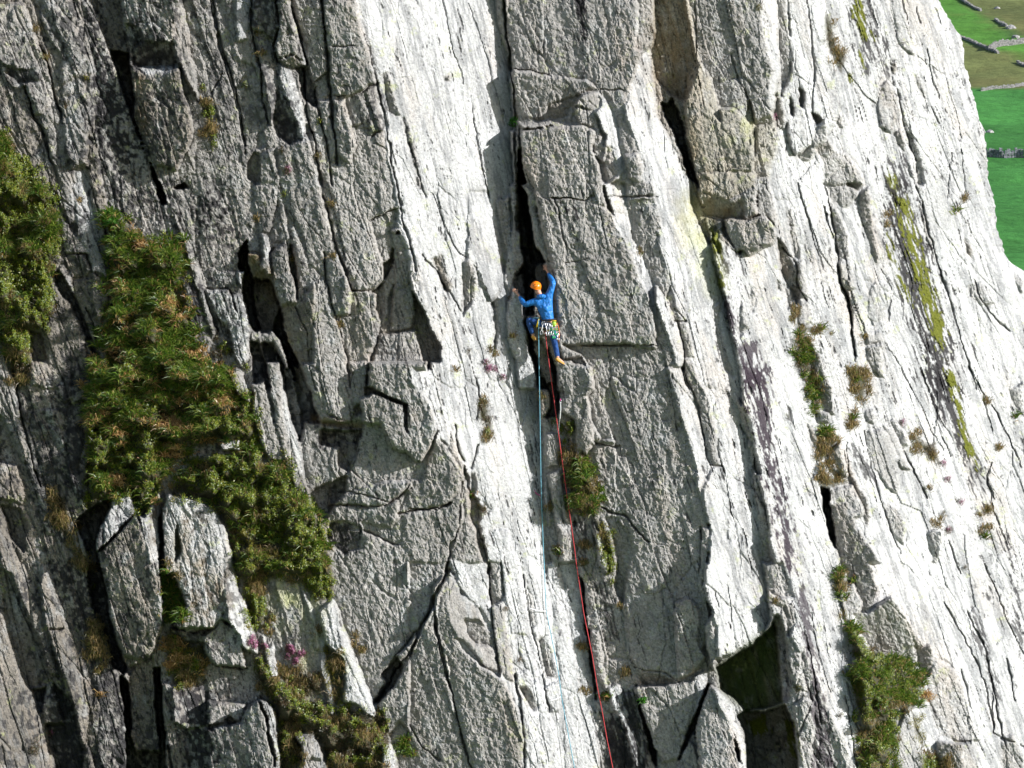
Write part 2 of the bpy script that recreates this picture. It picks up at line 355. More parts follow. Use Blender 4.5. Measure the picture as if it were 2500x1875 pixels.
# --- (12)
S('12','L','n','190,20 290,0 380,270 300,240 220,120',.3)
S('12','M','n','380,120 480,90 540,340 600,560 640,740 520,740 450,600 400,350',.2)
S('12','M','n','500,-50 600,-50 640,200 700,480 790,620 800,850 740,960 650,780 580,480 520,200',.2)
S('12','W','w','600,0 640,180 700,420 760,620 800,700 790,860 720,700 640,400',.15)
S('12','D','k','620,0 700,0 780,300 800,600 760,600 680,330',-.3,(.3,0))
S('12','K','k','700,-50 780,0 900,330 930,440 860,440 800,420 800,600 770,300',-.5)
S('12','U','b','900,400 1180,440 1250,420 1290,440 1260,500 930,440',-.1)
S('12','G','n','800,430 930,450 1260,500 1440,470 1480,600 1700,730 1780,750 1690,930 1560,850 1150,1000 1040,1110 980,1220 860,1000 800,900 770,600',-.35,(.2,-.1))
S('12','G','k','940,500 1270,510 1240,600 1070,640 940,620',-.35)
S('12','G','b','1080,590 1240,600 1230,680 1160,830 1090,780',-.28)
S('12','D','k','1040,900 1150,870 1140,1000 1060,1080 990,1180',-.4)
S('12','G','n','930,-20 1160,-20 1190,140 1220,340 1180,430 1130,430 990,350 950,200',.3,(.0,.1))
S('12','G','n','780,-50 900,-50 960,240 1000,370 1160,440 940,430 880,300',.12,(.4,.1))
S('12','G','n','1160,-50 1310,-50 1310,150 1250,210 1200,210',.3)
S('12','G','n','1330,-50 1800,-50 1850,300 1890,480 1830,620 1760,750 1660,700 1640,600 1650,300 1400,180 1320,150',.4,(.06,.12))
S('12','M','n','1260,240 1370,190 1480,240 1620,300 1640,560 1660,690 1500,640 1430,460 1280,440',.3,(.0,.2))
S('12','G','n','1000,1100 1250,980 1500,920 1670,930 1650,980 1500,1080 1390,1130 1200,1110',.1)
S('12','G','n','1220,1120 1390,1130 1560,1060 1570,1230 1480,1300 1280,1220',.05)
S('12','G','n','1270,1240 1480,1290 1600,1200 1590,1400 1540,1420 1290,1320',-.05)
S('12','G','n','1670,930 1760,930 1900,820 1991,900 1991,1080 1860,1130 1700,1140 1560,1180',.08)
S('12','G','k','1000,1250 1130,1230 1270,1300 1250,1450 1130,1500 1000,1400',-.1)
S('12','M','n','850,1000 1030,900 1000,1120 980,1230 880,1140',-.4)
S('12','W','w','1830,-50 1991,-50 1991,640 1900,560 1880,300',.1)
# --- (22)
S('22','W','w','0,0 300,0 310,380 270,540 200,600 230,500 160,260 0,100',.1)
S('22','M','n','200,600 250,560 330,700 440,860 400,1000 300,1100 160,1140 0,1130 0,900 100,920 160,700',.1)
S('22','G','n','0,1150 330,1100 400,1100 480,1150 430,1280 340,1430 300,1659 0,1659',-.05)
S('22','M','n','430,900 480,1000 490,1150 500,1220 540,1300 600,1659 300,1659 380,1380 440,1200',.1)
S('22','W','w','330,0 540,0 560,250 540,380 510,600 490,760 430,740 400,560 370,440 400,260 340,200',.08)
S('22','L','w','490,820 560,610 620,620 690,800 700,1000 740,1200 600,1380 560,1240 660,1130 540,1040 480,960',.06)
S('22','D','n','490,860 540,820 540,1020 500,980',-.05)
S('22','L','w','620,1400 700,1280 800,1300 900,1600 920,1659 640,1659',.06)
S('22','G','n','1070,20 1160,20 1170,130 1100,130',-.2)
S('22','K','k','1100,130 1170,130 1200,200 1220,330 1200,390 1110,400 1140,330 1130,200',-.8)
S('22','G','n','1180,-20 1460,-20 1480,150 1430,230 1490,440 1505,620 1440,700 1350,660 1330,420 1240,350 1230,200',.3,(.05,.06))
S('22','G','n','1500,440 1560,590 1740,610 1750,480 1780,500 1750,420 1700,400 1680,560 1500,600',.15)
S('22','L','n','1090,540 1180,520 1200,640 1205,790 1110,800 1100,680',.15,(-.05,.05))
S('22','M','n','1120,870 1210,820 1240,950 1290,1200 1340,1659 1240,1659 1200,1300 1160,1050',.2)
S('22','L','w','1090,880 1120,900 1140,1040 1150,1300 1130,1250 1080,1000',.1)
S('22','L','w','1160,1060 1210,1100 1290,1280 1300,1350 1200,1250',.1)
S('22','K','k','1330,1230 1370,1260 1360,1340 1345,1340',-.3)
S('22','M','k','1340,1180 1460,1180 1520,1350 1590,1659 1370,1659 1340,1300',.2)
S('22','L','w','1480,1230 1530,1340 1590,1600 1600,1659 1540,1659',.2)
S('22','D','n','1590,1200 1720,1180 1780,1280 1800,1400 1780,1659 1680,1659 1650,1400',-.12)
S('22','G','n','1480,620 1991,620 1991,1060 1800,1080 1720,1150 1560,1120 1500,980 1460,820',.05)
S('22','G','n','1730,1160 1991,1160 1991,1659 1790,1659 1800,1420 1860,1400 1700,1240',.1)
# --- (32)
S('32','G','n','0,-50 430,-50 480,160 520,360 600,600 690,950 700,1250 680,1500 620,1659 130,1659 130,1380 60,1240 0,1160',.12)
S('32','W','w','430,0 560,0 640,250 700,420 750,760 720,900 700,1060 620,650 520,300',.05)
S('32','G','n','570,0 650,0 730,180 770,280 820,480 830,700 870,780 820,800 770,760 740,540 700,380 640,220',-.02,(.15,0))
S('32','D','n','960,170 1020,260 1070,340 1130,520 1150,700 1190,860 1150,870 1110,780 1100,600 1040,400',-.06)
S('32','W','w','790,300 900,200 990,330 1050,500 1090,560 1110,900 1180,1300 1200,1659 780,1659 770,1300 720,1000 780,820 860,780 830,600',.05)
S('32','G','n','710,1270 760,1290 770,1450 750,1659 700,1659 680,1500',.0)
S('32','D','n','885,1200 905,1250 930,1420 900,1330',-.02)
S('32','D','n','1120,860 1170,880 1200,1050 1250,1240 1260,1500 1320,1659 1200,1659 1170,1300 1140,1050',-.08,(.3,0))
S('32','D','b','1555,400 1600,480 1640,580 1610,640 1570,500',.0)
S('32','K','k','1670,960 1730,970 1760,1200 1790,1440 1790,1470 1740,1340 1700,1150',-1.0)
S('32','D','n','1560,60 1600,0 1700,0 1760,150 1790,360 1740,360 1640,220 1570,130',.1,(.42,.05))
S('32','G','n','1640,340 1750,360 1750,440 1640,440',.15)
S('32','G','n','1700,720 1830,590 1890,860 1880,880 1740,800',.2,(.3,-.1))
S('32','D','n','1860,620 1920,760 1991,960 1991,1080 1900,900',.05)
S('32','M','n','1730,970 1920,940 1991,1100 1991,1200 1880,1100 1780,1200 1740,1100',.25,(-.2,-.25))
S('32','D','n','1780,1200 1870,1110 1900,1220 1991,1300 1991,1659 1830,1659 1790,1450 1770,1260',.15,(.42,.0))
# --- (42) right
S('42','D','n','430,1120 550,1080 640,1280 800,1500 840,1659 520,1659 460,1400',.15,(.42,.0))
S('42','M','n','400,960 580,950 700,1100 700,1200 580,1230 550,1080 440,1110',.25,(-.2,-.2))
S('42','D','n','540,700 600,800 640,920 720,1040 760,1200 720,1290 700,1150 600,960 560,860',.05)
S('42','L','n','730,500 850,490 900,560 960,680 990,900 960,1000 860,930 780,800 730,600',.12)
S('42','L','n','840,440 900,460 1000,640 1080,820 1000,800 920,620',.1)
S('42','G','n','910,420 940,400 1060,580 1060,610 1000,630 940,520',.1)
S('42','M','n','840,1110 900,1090 990,1160 1040,1300 1020,1430 900,1300',.08)
S('42','G','n','1200,1330 1260,1300 1330,1340 1300,1560 1260,1620 1230,1500',.1,(.2,-.05))
S('42','L','w','700,80 790,130 780,200 690,160',.1)
S('42','L','n','690,330 780,320 780,440 720,440',.1)
S('42','M','n','1860,180 1991,100 1991,400 1900,300',.05)
# --- bottom left (S03)
S('S03','D','b','0,20 60,50 130,200 200,400 260,520 250,560 130,580 90,460 60,380 20,220',-.15,(.35,.05))
S('S03','L','b','40,0 110,0 180,130 220,300 280,530 240,520 190,380 100,180',.12)
S('S03','L','b','-200,240 10,230 60,400 110,560 150,600 200,760 250,952 250,1400 -200,1400',.12)
S('S03','K','k','150,590 210,580 200,700 180,680',-.3)
S('S03','M','b','195,700 210,620 260,600 300,660 295,750 210,750',.05)
S('S03','L','b','200,0 260,100 340,280 420,500 435,620 400,760 385,850 340,740 320,600 250,400 210,280 180,110',.15)
S('S03','M','k','260,0 320,0 430,200 440,300 380,280 340,230 290,100',.0)
S('S03','K','k','250,560 330,640 390,860 380,952 380,1400 300,1400 250,952 215,750 300,750',-.3)
S('S03','M','k','420,370 500,370 560,560 600,720 600,1400 430,1400 440,880 470,680 430,540',.05)
S('S03','K','k','400,0 465,0 490,150 530,330 560,420 590,500 570,520 530,480 500,350 430,200 410,80',-1.2)
S('S03','K','k','560,520 600,560 610,800 640,900 660,1400 590,1400 590,800',-1.2)
S('S03','G','b','470,0 740,0 750,200 750,280 720,400 690,420 640,450 570,430 530,300 500,180',.5)
S('S03','M','n','580,480 630,470 630,500 600,520 580,500',-.3)
S('S03','G','b','600,520 640,460 700,430 715,500 720,700 740,850 700,900 640,870 610,760',-.2)
S('S03','K','k','712,490 745,490 760,780 790,1400 740,1400 740,860',-1.4)
S('S03','K','k','640,880 740,880 750,1400 650,1400',-1.2)
S('S03','M','b','750,560 800,560 810,700 860,800 890,952 890,1400 790,1400 765,800',.1)
S('S03','M','w','800,0 1060,0 1100,100 1142,200 1142,320 1030,260 1000,300 900,320 800,300 870,200 830,120',.35,(-.1,-.05))
S('S03','W','w','1040,0 1085,0 1110,130 1142,200 1200,420 1130,400 1060,260',.35)
S('S03','G','n','790,310 1000,300 950,330 950,370 870,370 800,330',.15)
S('S03','M','n','950,340 1030,265 1110,330 1142,480 1000,480 960,430',.4,(-.05,-.1))
S('S03','M','n','970,490 1180,488 1200,640 1100,640 970,640',.35)
S('S03','L','k','800,580 960,560 970,760 880,780 810,740',.15)
S('S03','M','n','970,640 1142,650 1120,740 1060,710 1040,750 970,770',.35)
S('S03','G','n','880,770 1060,740 1100,952 1100,1400 890,1400',.1,(.15,0))
# --- bottom (13)
S('13','M','n','20,1340 280,1280 340,1170 440,1110 500,1120 500,1250 590,1550 600,3000 0,3000',.55)
S('13','D','n','30,1350 290,1290 340,1170 430,1120 500,1300 560,1659 560,3000 40,3000',.55,(.35,.0))
S('13','W','w','440,1105 500,1120 560,1200 600,1500 605,1659 605,3000 570,3000 560,1500 500,1250',.55)
S('13','M','w','480,150 620,80 780,180 870,350 910,560 900,750 860,880 760,880 600,700 640,560 560,400 490,300',.1,(-.1,-.05))
S('13','L','w','780,200 820,230 900,420 920,600 940,700 900,700 880,500 820,350',.1)
S('13','M','w','930,400 1030,290 1080,400 1160,600 1280,900 1390,1200 1370,1250 1220,1130 1120,1120 1130,900 1120,760 980,640',.2,(-.15,-.05))
S('13','W','w','1030,290 1060,340 1180,620 1310,940 1390,1200 1350,1200 1240,1000 1080,600',.2)
S('13','L','w','930,600 980,640 1050,1100 1060,1230 1020,1200 950,900',.1)
S('13','L','n','870,1000 930,880 1000,1120 1030,1200 980,1130',.0)
S('13','L','w','450,520 500,700 540,640 600,930 540,930 480,800',.15)
S('13','L','n','740,1400 880,1380 960,1540 960,1600 800,1620 780,1480',.5,(-.3,-.4))
S('13','L','n','780,1640 870,1570 980,1600 1000,1659 1000,2500 780,2500',.5,(-.3,-.3))
S('13','L','w','1440,1480 1500,1450 1560,1590 1540,1659 1540,2500 1430,2500',.4)
S('13','G','n','1000,0 1660,0 1640,100 1660,350 1700,230 1820,200 1840,260 1700,560 1560,720 1470,880 1380,1100 1280,900 1100,450 1050,250',.0,(.15,-.1))
S('13','M','n','1640,0 1991,0 1920,120 1820,210 1700,230 1670,350 1640,150',.1)
S('13','G','n','1560,740 1720,560 1740,620 1640,780 1580,830',.15)
S('13','K','k','1430,900 1560,760 1600,830 1580,910 1450,1080 1380,1140 1380,1100 1470,950',-.5)
S('13','G','n','1400,1140 1590,900 1740,600 1830,330 1860,400 1900,700 1991,1000 1991,1659 1991,3000 1640,3000 1720,1500 1560,1300 1500,1380',.15,(.12,.05))
S('13','G','n','1500,1390 1570,1290 1640,1340 1740,1480 1720,1659 1700,3000 1560,3000 1560,1600',.0)
S('13','G','n','1640,1150 1790,760 1860,760 1991,1200 1991,3000 1760,3000 1770,1550 1640,1280',.25,(.1,.05))
S('13','M','n','1850,150 1991,60 1991,800 1940,800 1870,450',.15)
# --- bottom centre (23)
S('23','D','n','0,0 320,0 280,100 180,200 200,330 120,480 0,650',-.05,(.2,-.1))
S('23','L','n','320,80 410,120 420,260 520,300 620,500 690,700 740,880 640,860 480,680 330,560 260,300',.12)
S('23','G','n','270,250 340,520 420,690 640,870 780,960 880,1200 920,1400 940,1659 940,3000 500,3000 420,1450 330,900 260,650 220,450',.1)
S('23','G','n','0,780 200,400 240,620 300,880 410,1350 500,1659 500,3000 0,3000 0,1300',.2)
S('23','G','n','440,440 560,460 660,560 690,680 520,660 450,580',-.03)
S('23','L','w','330,-20 620,0 660,320 680,520 600,400 480,300 400,180',.08)
S('23','G','n','620,0 720,0 770,300 660,340 640,150',-.05)
S('23','L','n','670,360 760,330 800,560 840,800 860,960 740,900 690,620',.08)
S('23','L','n','740,40 900,0 950,220 960,560 940,580 830,560 780,360',.06)
S('23','L','w','870,890 960,860 1080,1000 1120,1200 1200,1400 1130,1659 1130,3000 940,3000 920,1400 890,1100',.15)
S('23','D','n','900,1000 960,1000 1050,1160 1000,1200 920,1080',-.0)
S('23','L','w','870,600 940,570 1000,760 1040,900 1000,960 900,780',.05)
S('23','L','w','900,0 970,0 1060,600 1110,900 1110,1100 1040,900 960,560',.05)
S('23','D','n','1040,620 1100,580 1180,900 1190,940 1110,930 1080,800',-.12)
S('23','W','w','970,20 1090,0 1180,500 1210,900 1240,1100 1320,1659 1320,3000 1180,3000 1190,1400 1110,1000 1200,950 1160,750 1080,520',.03)
S('23','M','n','960,200 1000,260 1020,500 990,520',-.04)
S('23','L','w','1100,1010 1210,960 1230,1080 1200,1200 1150,1200 1110,1080',.1)
S('23','L','w','1100,0 1200,-20 1290,400 1340,700 1370,960 1500,1180 1540,1659 1540,3000 1330,3000 1230,1100 1200,800 1150,400',.02)
S('23','L','w','1210,0 1370,0 1450,600 1490,1000 1510,1180 1430,1130 1360,900 1300,500',-.1)
S('23','K','k','1375,100 1400,150 1440,420 1500,900 1510,1120 1480,900 1430,540',-.5)
S('23','M','k','1400,140 1540,20 1600,100 1660,300 1700,560 1580,660 1540,520 1440,520',.25,(-.25,-.05))
S('23','M','n','1450,540 1530,540 1560,700 1600,1050 1500,900',.1,(.1,0))
S('23','G','k','1560,680 1700,560 1760,740 1730,850 1700,1000 1600,1000 1580,840',.3,(.1,.1))
S('23','L','w','1600,1000 1700,980 1760,1160 1850,1500 1900,1659 1900,3000 1830,3000 1760,1500 1640,1150',.15)
S('23','M','k','1540,1220 1680,1200 1760,1400 1840,1659 1840,3000 1620,3000 1590,1450',-.05,(.05,0))
S('23','M','k','1700,1060 1820,1060 1860,1300 1940,1659 1940,3000 1890,3000 1850,1500 1740,1150',.05,(.05,0))
S('23','L','b','1840,1100 1860,1130 1930,1450 1991,1659 1991,3000 1940,3000 1900,1450',.1)
S('23','K','k','1780,950 1830,990 1850,1100 1900,1300 1960,1600 1991,1659 1991,1200 1920,1150 1840,1000',-.5)
S('23','D','n','1680,0 1780,0 1760,240 1800,290 1820,480 1730,340 1660,200',-.1)
# --- bottom right (S33)
S('S33','G','n','70,0 400,0 415,200 425,330 400,480 330,530 290,560 200,520 100,500 60,420 40,200',.2,(.10,.12))
S('S33','M','n','285,180 340,155 385,200 400,300 390,370 420,440 350,520 300,540 290,400',.2,(-.05,.1))
S('S33','U','b','100,500 200,520 290,565 200,600 130,570',-.1)
S('S33','W','w','430,0 690,0 710,120 725,260 700,320 640,370 560,420 480,440 460,340 470,250 420,150',.15)
S('S33','M','n','380,0 430,0 420,100 440,250 440,320 415,200',.2)
S('S33','G','n','425,300 450,240 480,330 480,420 460,500 430,400',.2)
S('S33','U','n','465,480 500,430 560,425 640,380 725,290 700,340 600,400 540,440',.1)
S('S33','M','n','90,580 290,565 370,540 420,490 435,560 410,630 330,800 300,910 220,920 180,850 130,680',.2,(.0,.05))
S('S33','L','w','370,530 425,490 435,540 410,640 370,720 395,620',.22)
S('S33','K','k','435,560 445,570 380,750 385,830 370,780 340,820 300,940 300,900 330,800 400,660',-.6)
S('S33','G','n','290,952 310,880 350,820 375,860 395,952 400,1500 280,1500',.1)
S('S33','G','n','445,565 480,590 540,720 560,860 590,952 600,1500 410,1500 390,860 375,780 400,690',.5,(.2,-.15))
S('S33','W','w','460,575 500,600 555,670 600,850 630,952 640,1500 600,1500 580,880 530,740 480,660',.5)
S('S33','K','g','470,480 540,440 640,380 725,300 745,250 760,300 780,540 790,640 700,680 600,690 560,640 500,590',-.9,(.25,0))
S('S33','K','k','600,690 700,690 790,650 830,740 850,952 850,1500 640,1500 610,800 570,700',-1.6)
S('S33','M','p','740,245 770,245 800,400 815,560 800,640 780,640 765,450',-.4)
S('S33','D','n','790,200 830,180 840,280 820,350 800,330',.0)
S('S33','M','n','690,0 780,0 830,160 750,160 710,130',.0,(.05,0))
S('S33','L','w','830,190 870,260 880,380 860,430 810,340 840,270',.1)
S('S33','M','n','800,330 870,420 890,560 900,600 830,560 815,470',.05)
S('S33','M','n','830,660 880,620 920,640 930,760 910,850 940,952 940,1500 860,1500 850,800',.2)
S('S33','L','w','715,180 780,200 770,240 730,240',.15)
# (S43)
S('S43','D','n','300,0 420,0 470,120 430,230 380,250 330,130',.15,(.4,0))
S('S43','M','n','300,110 350,90 390,200 370,250 310,220',.2,(-.1,-.1))
S('S43','U','n','350,240 430,230 520,150 600,260 680,380 700,460 640,480 540,430 440,420 380,320',.1)
S('S43','L','n','420,0 560,0 700,130 760,300 740,430 680,380 600,260 540,170 480,110',.15)
S('S43','M','n','640,480 740,430 840,520 900,700 930,830 840,820 740,800 700,680 690,560',.15,(-.35,-.1))
S('S43','D','n','640,390 710,380 730,440 700,520 650,480',.05)
S('S43','L','n','580,670 610,670 680,900 690,1500 580,1500 530,830 570,740',.2,(-.3,-.2))
S('S43','D','n','740,830 860,830 890,952 900,1500 700,1500',.3,(.3,0))
S('S43','L','n','860,830 900,830 940,952 950,1500 910,1500',.3)
S('S43','M','n','1040,800 1100,800 1142,880 1142,1500 1060,1500',.1,(-.2,0))
S('S43','W','w','700,0 1142,0 1200,200 1200,700 1080,740 960,400 850,200',.05)

# --- cracks: (frame, line, width px, depth m)
CRACKS = []
def C(code, text, w=7, d=.25):
    CRACKS.append((pts(code, text), w, d))
C('F','1085,0 1100,110 1112,210 1112,300 1118,380 1135,470 1150,560',9,.5)
C('00','1700,0 1760,300 1850,620 1930,900 1990,1240',5,.2)
C('00','1710,760 1800,570',4,.12)
C('00','200,700 270,930 340,1050 430,1330',7,.3)
C('00','330,370 420,620 440,800 520,1000',6,.25)
C('10','60,0 110,300 210,600 290,900 330,1180',7,.3)
C('10','380,0 380,200 410,400 460,560 470,800 520,1000',7,.3)
C('10','580,0 600,200 560,350 590,500',8,.35)
C('10','680,0 720,150 780,350 830,520',9,.4)
C('10','945,0 975,300 1000,560 1020,780 1050,1050 1070,1330',8,.35)
C('10','1030,385 1200,370',4,.1)
C('10','890,670 990,590',4,.12)
C('10','1020,765 1150,770',4,.15)
C('10','1280,750 1400,680',6,.2)
C('10','1210,0 1290,300 1340,480 1390,660 1440,900 1500,1200 1560,1500 1600,1659',6,.18)
C('10','900,700 920,880 960,1000 990,1200 1030,1500',6,.25)
C('10','790,560 830,900 890,1150 950,1500',7,.3)
C('10','1350,1100 1400,1060',5,.15)
C('20','850,565 1000,590 1150,620',4,.15)
C('20','1550,735 1700,735 1740,740',4,.12)
C('20','1600,1600 1700,1600 1900,1590 1991,1575',4,.12)
C('20','880,1050 915,1280',5,.15)
C('20','1150,1610 1400,1620',4,.12)
C('20','270,0 330,320 410,560 440,680',4,.1)
C('20','0,1150 60,1400 120,1600',5,.15)
C('20','520,960 560,1250 600,1450 650,1600',4,.14)
C('20','470,30 560,260 640,500 700,750 770,1020',3,.08)
C('30','660,0 660,500 690,700 720,850',4,.12)
C('30','560,820 680,550',4,.15)
C('30','940,440 1040,700 1100,800 1140,1050 1130,1300 1145,1659',5,.15)
C('30','1560,0 1600,350 1620,600 1610,900 1620,1000',5,.15)
C('21','450,590 400,560 330,440 250,240 180,80',4,.12)
C('21','120,600 200,680 250,800 330,880 440,1080',5,.15)
C('21','560,700 640,900 680,1000',4,.1)
C('21','1250,640 1450,600',3,.08)
C('21','1180,130 1230,330 1260,500',4,.12)
C('21','1160,120 1300,115 1390,140 1500,90',5,.12)
C('21','1400,1310 1700,1310 1850,1300 1991,1305',5,.18)
C('21','1390,1400 1440,1520 1480,1600',3,.1)
C('11','970,100 1040,420 1100,600 1180,860',6,.25)
C('11','970,560 980,760 1040,1000 1080,1160 1150,1400 1180,1659',5,.2)
C('11','1180,870 1290,870 1400,850 1500,660',7,.25)
C('11','770,200 950,460',3,.08)
C('11','1060,1060 1170,1050',4,.12)
C('11','1560,0 1600,300 1660,470 1720,700',6,.2)
C('11','1340,300 1560,195',5,.18)
C('11','530,560 650,470',5,.2)
C('11','0,850 180,850',4,.15)
C('11','210,900 250,1020',4,.15)
C('11','740,1000 830,1200 850,1450 900,1659',4,.12)
C('11','1760,560 1860,680 1960,880',7,.2)
C('12','1190,110 1200,0',3,.1)
C('12','1150,1000 1500,1080 1660,970',4,.12)
C('12','1040,1110 1200,1110 1390,1130 1560,1050 1650,950',5,.18)
C('12','1560,1180 1700,1140 1860,1140 1991,1090',6,.2)
C('12','1290,1310 1560,1420',4,.15)
C('12','1080,600 1090,860 1110,880 1200,800 1250,640',4,.12)
C('13','1380,1140 1560,850 1740,600 1830,340 1900,180 1991,60',8,.35)
C('13','1860,400 1900,700 1991,1020',6,.25)
C('13','1430,900 1560,740 1720,560',6,.25)
C('23','200,330 230,560 290,830 330,1000 400,1300 500,1659',6,.25)
C('23','0,750 100,500 190,340 300,80 320,0',7,.3)
C('23','640,0 660,300 690,600 740,900',6,.22)
C('23','740,0 770,260',5,.2)
C('23','860,900 900,1100 920,1400 940,1659',6,.22)
C('23','930,100 980,500 1040,720 1100,1000 1130,1200',5,.2)
C('23','0,1300 100,1480 240,1600',4,.15)
C('22','370,440 400,640 440,740',5,.2)
C('22','490,800 560,610',5,.2)
C('22','0,1130 150,1140 330,1090',6,.22)
C('22','430,900 400,1280 340,1430 300,1659',5,.2)
C('22','1500,600 1520,620 1700,625',5,.18)
C('22','540,60 560,260 540,400',5,.2)
C('22','600,1370 640,1659',6,.2)
C('22','1550,1120 1640,1160 1740,1180 1860,1330 1930,1400',7,.22)
C('31','480,1100 590,1110',5,.18)
C('31','510,1110 540,1250 570,1410 560,1540 600,1659',6,.22)
C('31','140,110 350,90',5,.15)
C('31','1480,0 1540,200 1600,400 1700,700',4,.12)
C('31','1700,0 1740,160 1780,400 1830,640 1830,800 1880,900 1920,1150 1950,1400',7,.28)
C('31','1360,500 1480,650 1490,820 1550,940',6,.22)
C('31','1660,780 1730,1020',3,.08)
C('31','500,1000 590,1110',4,.1)
C('41','1100,0 1160,160 1230,420 1300,640 1400,960 1500,1300 1600,1659',5,.2)
C('41','370,180 430,400 480,560 500,800 560,950 620,1300 620,1450',6,.25)
C('41','830,680 920,820 920,940 890,1030 890,1110',4,.12)
C('41','870,1290 1000,1480 1080,1659',3,.1)
C('41','1150,1500 1220,1659',5,.15)
C('41','1590,780 1640,920 1720,1040 1860,1200',5,.2)
C('40','960,730 990,900 1030,1080 1110,1300',5,.2)
C('40','1000,0 1060,200',5,.15)
C('40','940,380 1050,350',3,.08)
C('40','1120,60 1150,180',4,.15)
C('40','1280,60 1320,200',5,.15)
C('40','1200,400 1250,640 1290,800',4,.15)
C('40','1240,870 1300,1000',5,.15)
C('40','1400,1240 1370,1600',4,.1)
C('32','560,0 640,220 700,400 750,700 770,790',6,.22)
C('32','770,790 880,790',5,.15)
C('32','1000,450 1060,520',4,.1)
C('32','1140,730 1130,850 1150,1050',4,.15)
C('32','700,1270 690,1500 690,1659',4,.15)
C('32','1880,600 1900,860',5,.15)
C('42','1000,0 1100,200 1250,540 1330,660',3,.1)
C('42','1150,0 1200,120 1300,400 1400,560',3,.08)
C('42','1550,0 1650,200 1730,500',4,.15)
C('42','1680,900 1760,1200 1850,1420',5,.18)
C('42','1320,560 1400,700',4,.12)
C('42','1000,640 1100,830 1200,1060',6,.2)
C('42','700,520 760,800 840,1130 1000,1500',4,.12)
C('42','1740,300 1860,560 1960,800',6,.2)
C('42','1720,760 1680,880 1740,1060',5,.2)
C('42','1380,1400 1480,1659',6,.2)
C('02','860,1440 1000,1290 1100,1170',5,.15)
C('02','100,0 170,400 240,660 330,960',6,.25)
C('S33','215,500 240,370 215,100',3,.06)
C('S33','300,560 220,500 150,500 90,480',4,.12)
C('S33','190,590 215,500',3,.08)
C('S33','470,130 480,200',4,.1)
C('S33','530,100 545,300',3,.08)
C('S33','820,180 880,300 910,440 940,600 960,750',4,.15)
C('S33','1070,620 1100,800 1130,952',5,.2)
C('S33','850,800 920,640 900,580',4,.15)
C('S43','150,230 190,420 240,600',3,.1)
C('S43','320,560 360,740 400,860',5,.2)
C('S43','770,190 860,330 960,560 1000,760',5,.2)
C('S43','880,230 960,400 1020,700 1060,850',6,.22)
C('S43','1060,440 1100,640',5,.18)
C('S43','960,0 1060,250 1142,420',5,.2)
C('S43','850,500 880,600 900,700',5,.15)
C('S43','990,600 1000,790',5,.2)
C('S43','1000,790 1142,850',5,.15)
C('S03','1000,480 1142,485',7,.3)
C('S03','800,300 900,330 1000,300 1040,240',6,.2)
C('S03','230,310 290,310',5,.2)
C('S03','760,780 800,952',6,.3)
C('01','740,0 800,220 860,420',5,.18)
C('01','690,1000 770,1200 800,1420',5,.2)
C('01','540,560 700,560 740,700 870,830',5,.2)
C('01','740,840 870,820',5,.2)
C('01','1640,860 1760,1200',6,.22)
C('01','1860,860 1910,1020',5,.2)
# --- stains and growths on the rock: (colour key, outline, soft edge px, strength, streaky threshold)
STAINS = []
def X(code, col, text, soft=10, amt=1.0, streak=0.5):
    STAINS.append((col, pts(code, text), soft, amt, streak))
X('20','black','1335,-60 1400,-60 1415,120 1420,340 1390,350 1370,150 1345,120',8,1,.35)
X('20','black','1420,400 1450,420 1440,640 1400,640',8,.8,.6)
X('21','black','1330,180 1370,180 1365,290 1340,290',6,1,.5)
X('21','black','1260,200 1300,200 1290,225 1265,225',5,1,.5)
X('40','black','540,-60 740,-60 860,420 880,640 700,560 620,380 540,150',35,.9,.62)
X('40','moss','600,-60 660,-60 720,220 760,310 710,300 640,160',12,1,.35)
X('40','moss','660,420 690,520 700,560 670,520',6,1,.4)
X('40','moss','580,590 605,600 610,680 590,670',6,1,.4)
X('40','black','900,1250 1000,1300 1050,1480 1000,1659 900,1659 850,1300',25,.9,.58)
X('40','moss','860,1290 900,1400 960,1440 1020,1659 940,1659 880,1500',8,.9,.45)
X('41','black','880,0 1040,0 1180,420 1300,860 1400,1260 1450,1659 1180,1659 1120,1260 1000,900 900,600 870,300',34,.95,.50)
X('41','moss','960,110 1040,110 1120,430 1230,800 1290,1000 1350,1200 1330,1330 1240,1250 1160,950 1080,620 1010,350',16,1,.5)
X('41','moss','880,400 960,600 1100,1000 1060,960 950,720 900,560',8,1,.42)
X('41','moss','1340,1420 1420,1600 1430,1659 1390,1659',8,.9,.45)
X('42','black','1190,0 1420,0 1480,280 1600,700 1720,1080 1660,1040 1540,760 1400,560 1300,380 1240,180',26,.95,.50)
X('42','moss','1350,0 1420,0 1470,280 1560,600 1620,840 1540,700 1450,420',7,1,.5)
X('42','black','1780,1300 1840,1340 1960,1659 1900,1659',10,.95,.5)
X('31','purple','880,850 960,900 1000,1300 1100,1280 1140,1300 1210,1659 1060,1659 1010,1300 930,1180',12,.9,.45)
X('31','black','800,470 900,500 920,700 900,900 860,860 830,640',16,.9,.5)
X('31','moss','785,370 835,380 845,560 820,570 790,460',6,1,.2)
X('31','moss','830,560 860,580 890,860 870,850',6,.9,.45)
X('32','purple','1040,0 1220,0 1300,600 1380,1100 1480,1659 1380,1659 1280,1000 1160,500',22,.95,.48)
X('S33','purple','840,100 890,100 920,300 960,600 1010,800 1030,952 930,952 920,700 880,400',12,.8,.5)
X('S33','green','500,480 640,370 720,310 740,500 640,660 540,620',25,1,.3)
X('S33','moss','620,740 700,720 720,780 650,800',10,1,.4)
X('S33','moss','780,720 840,740 850,900 800,900',14,.9,.5)
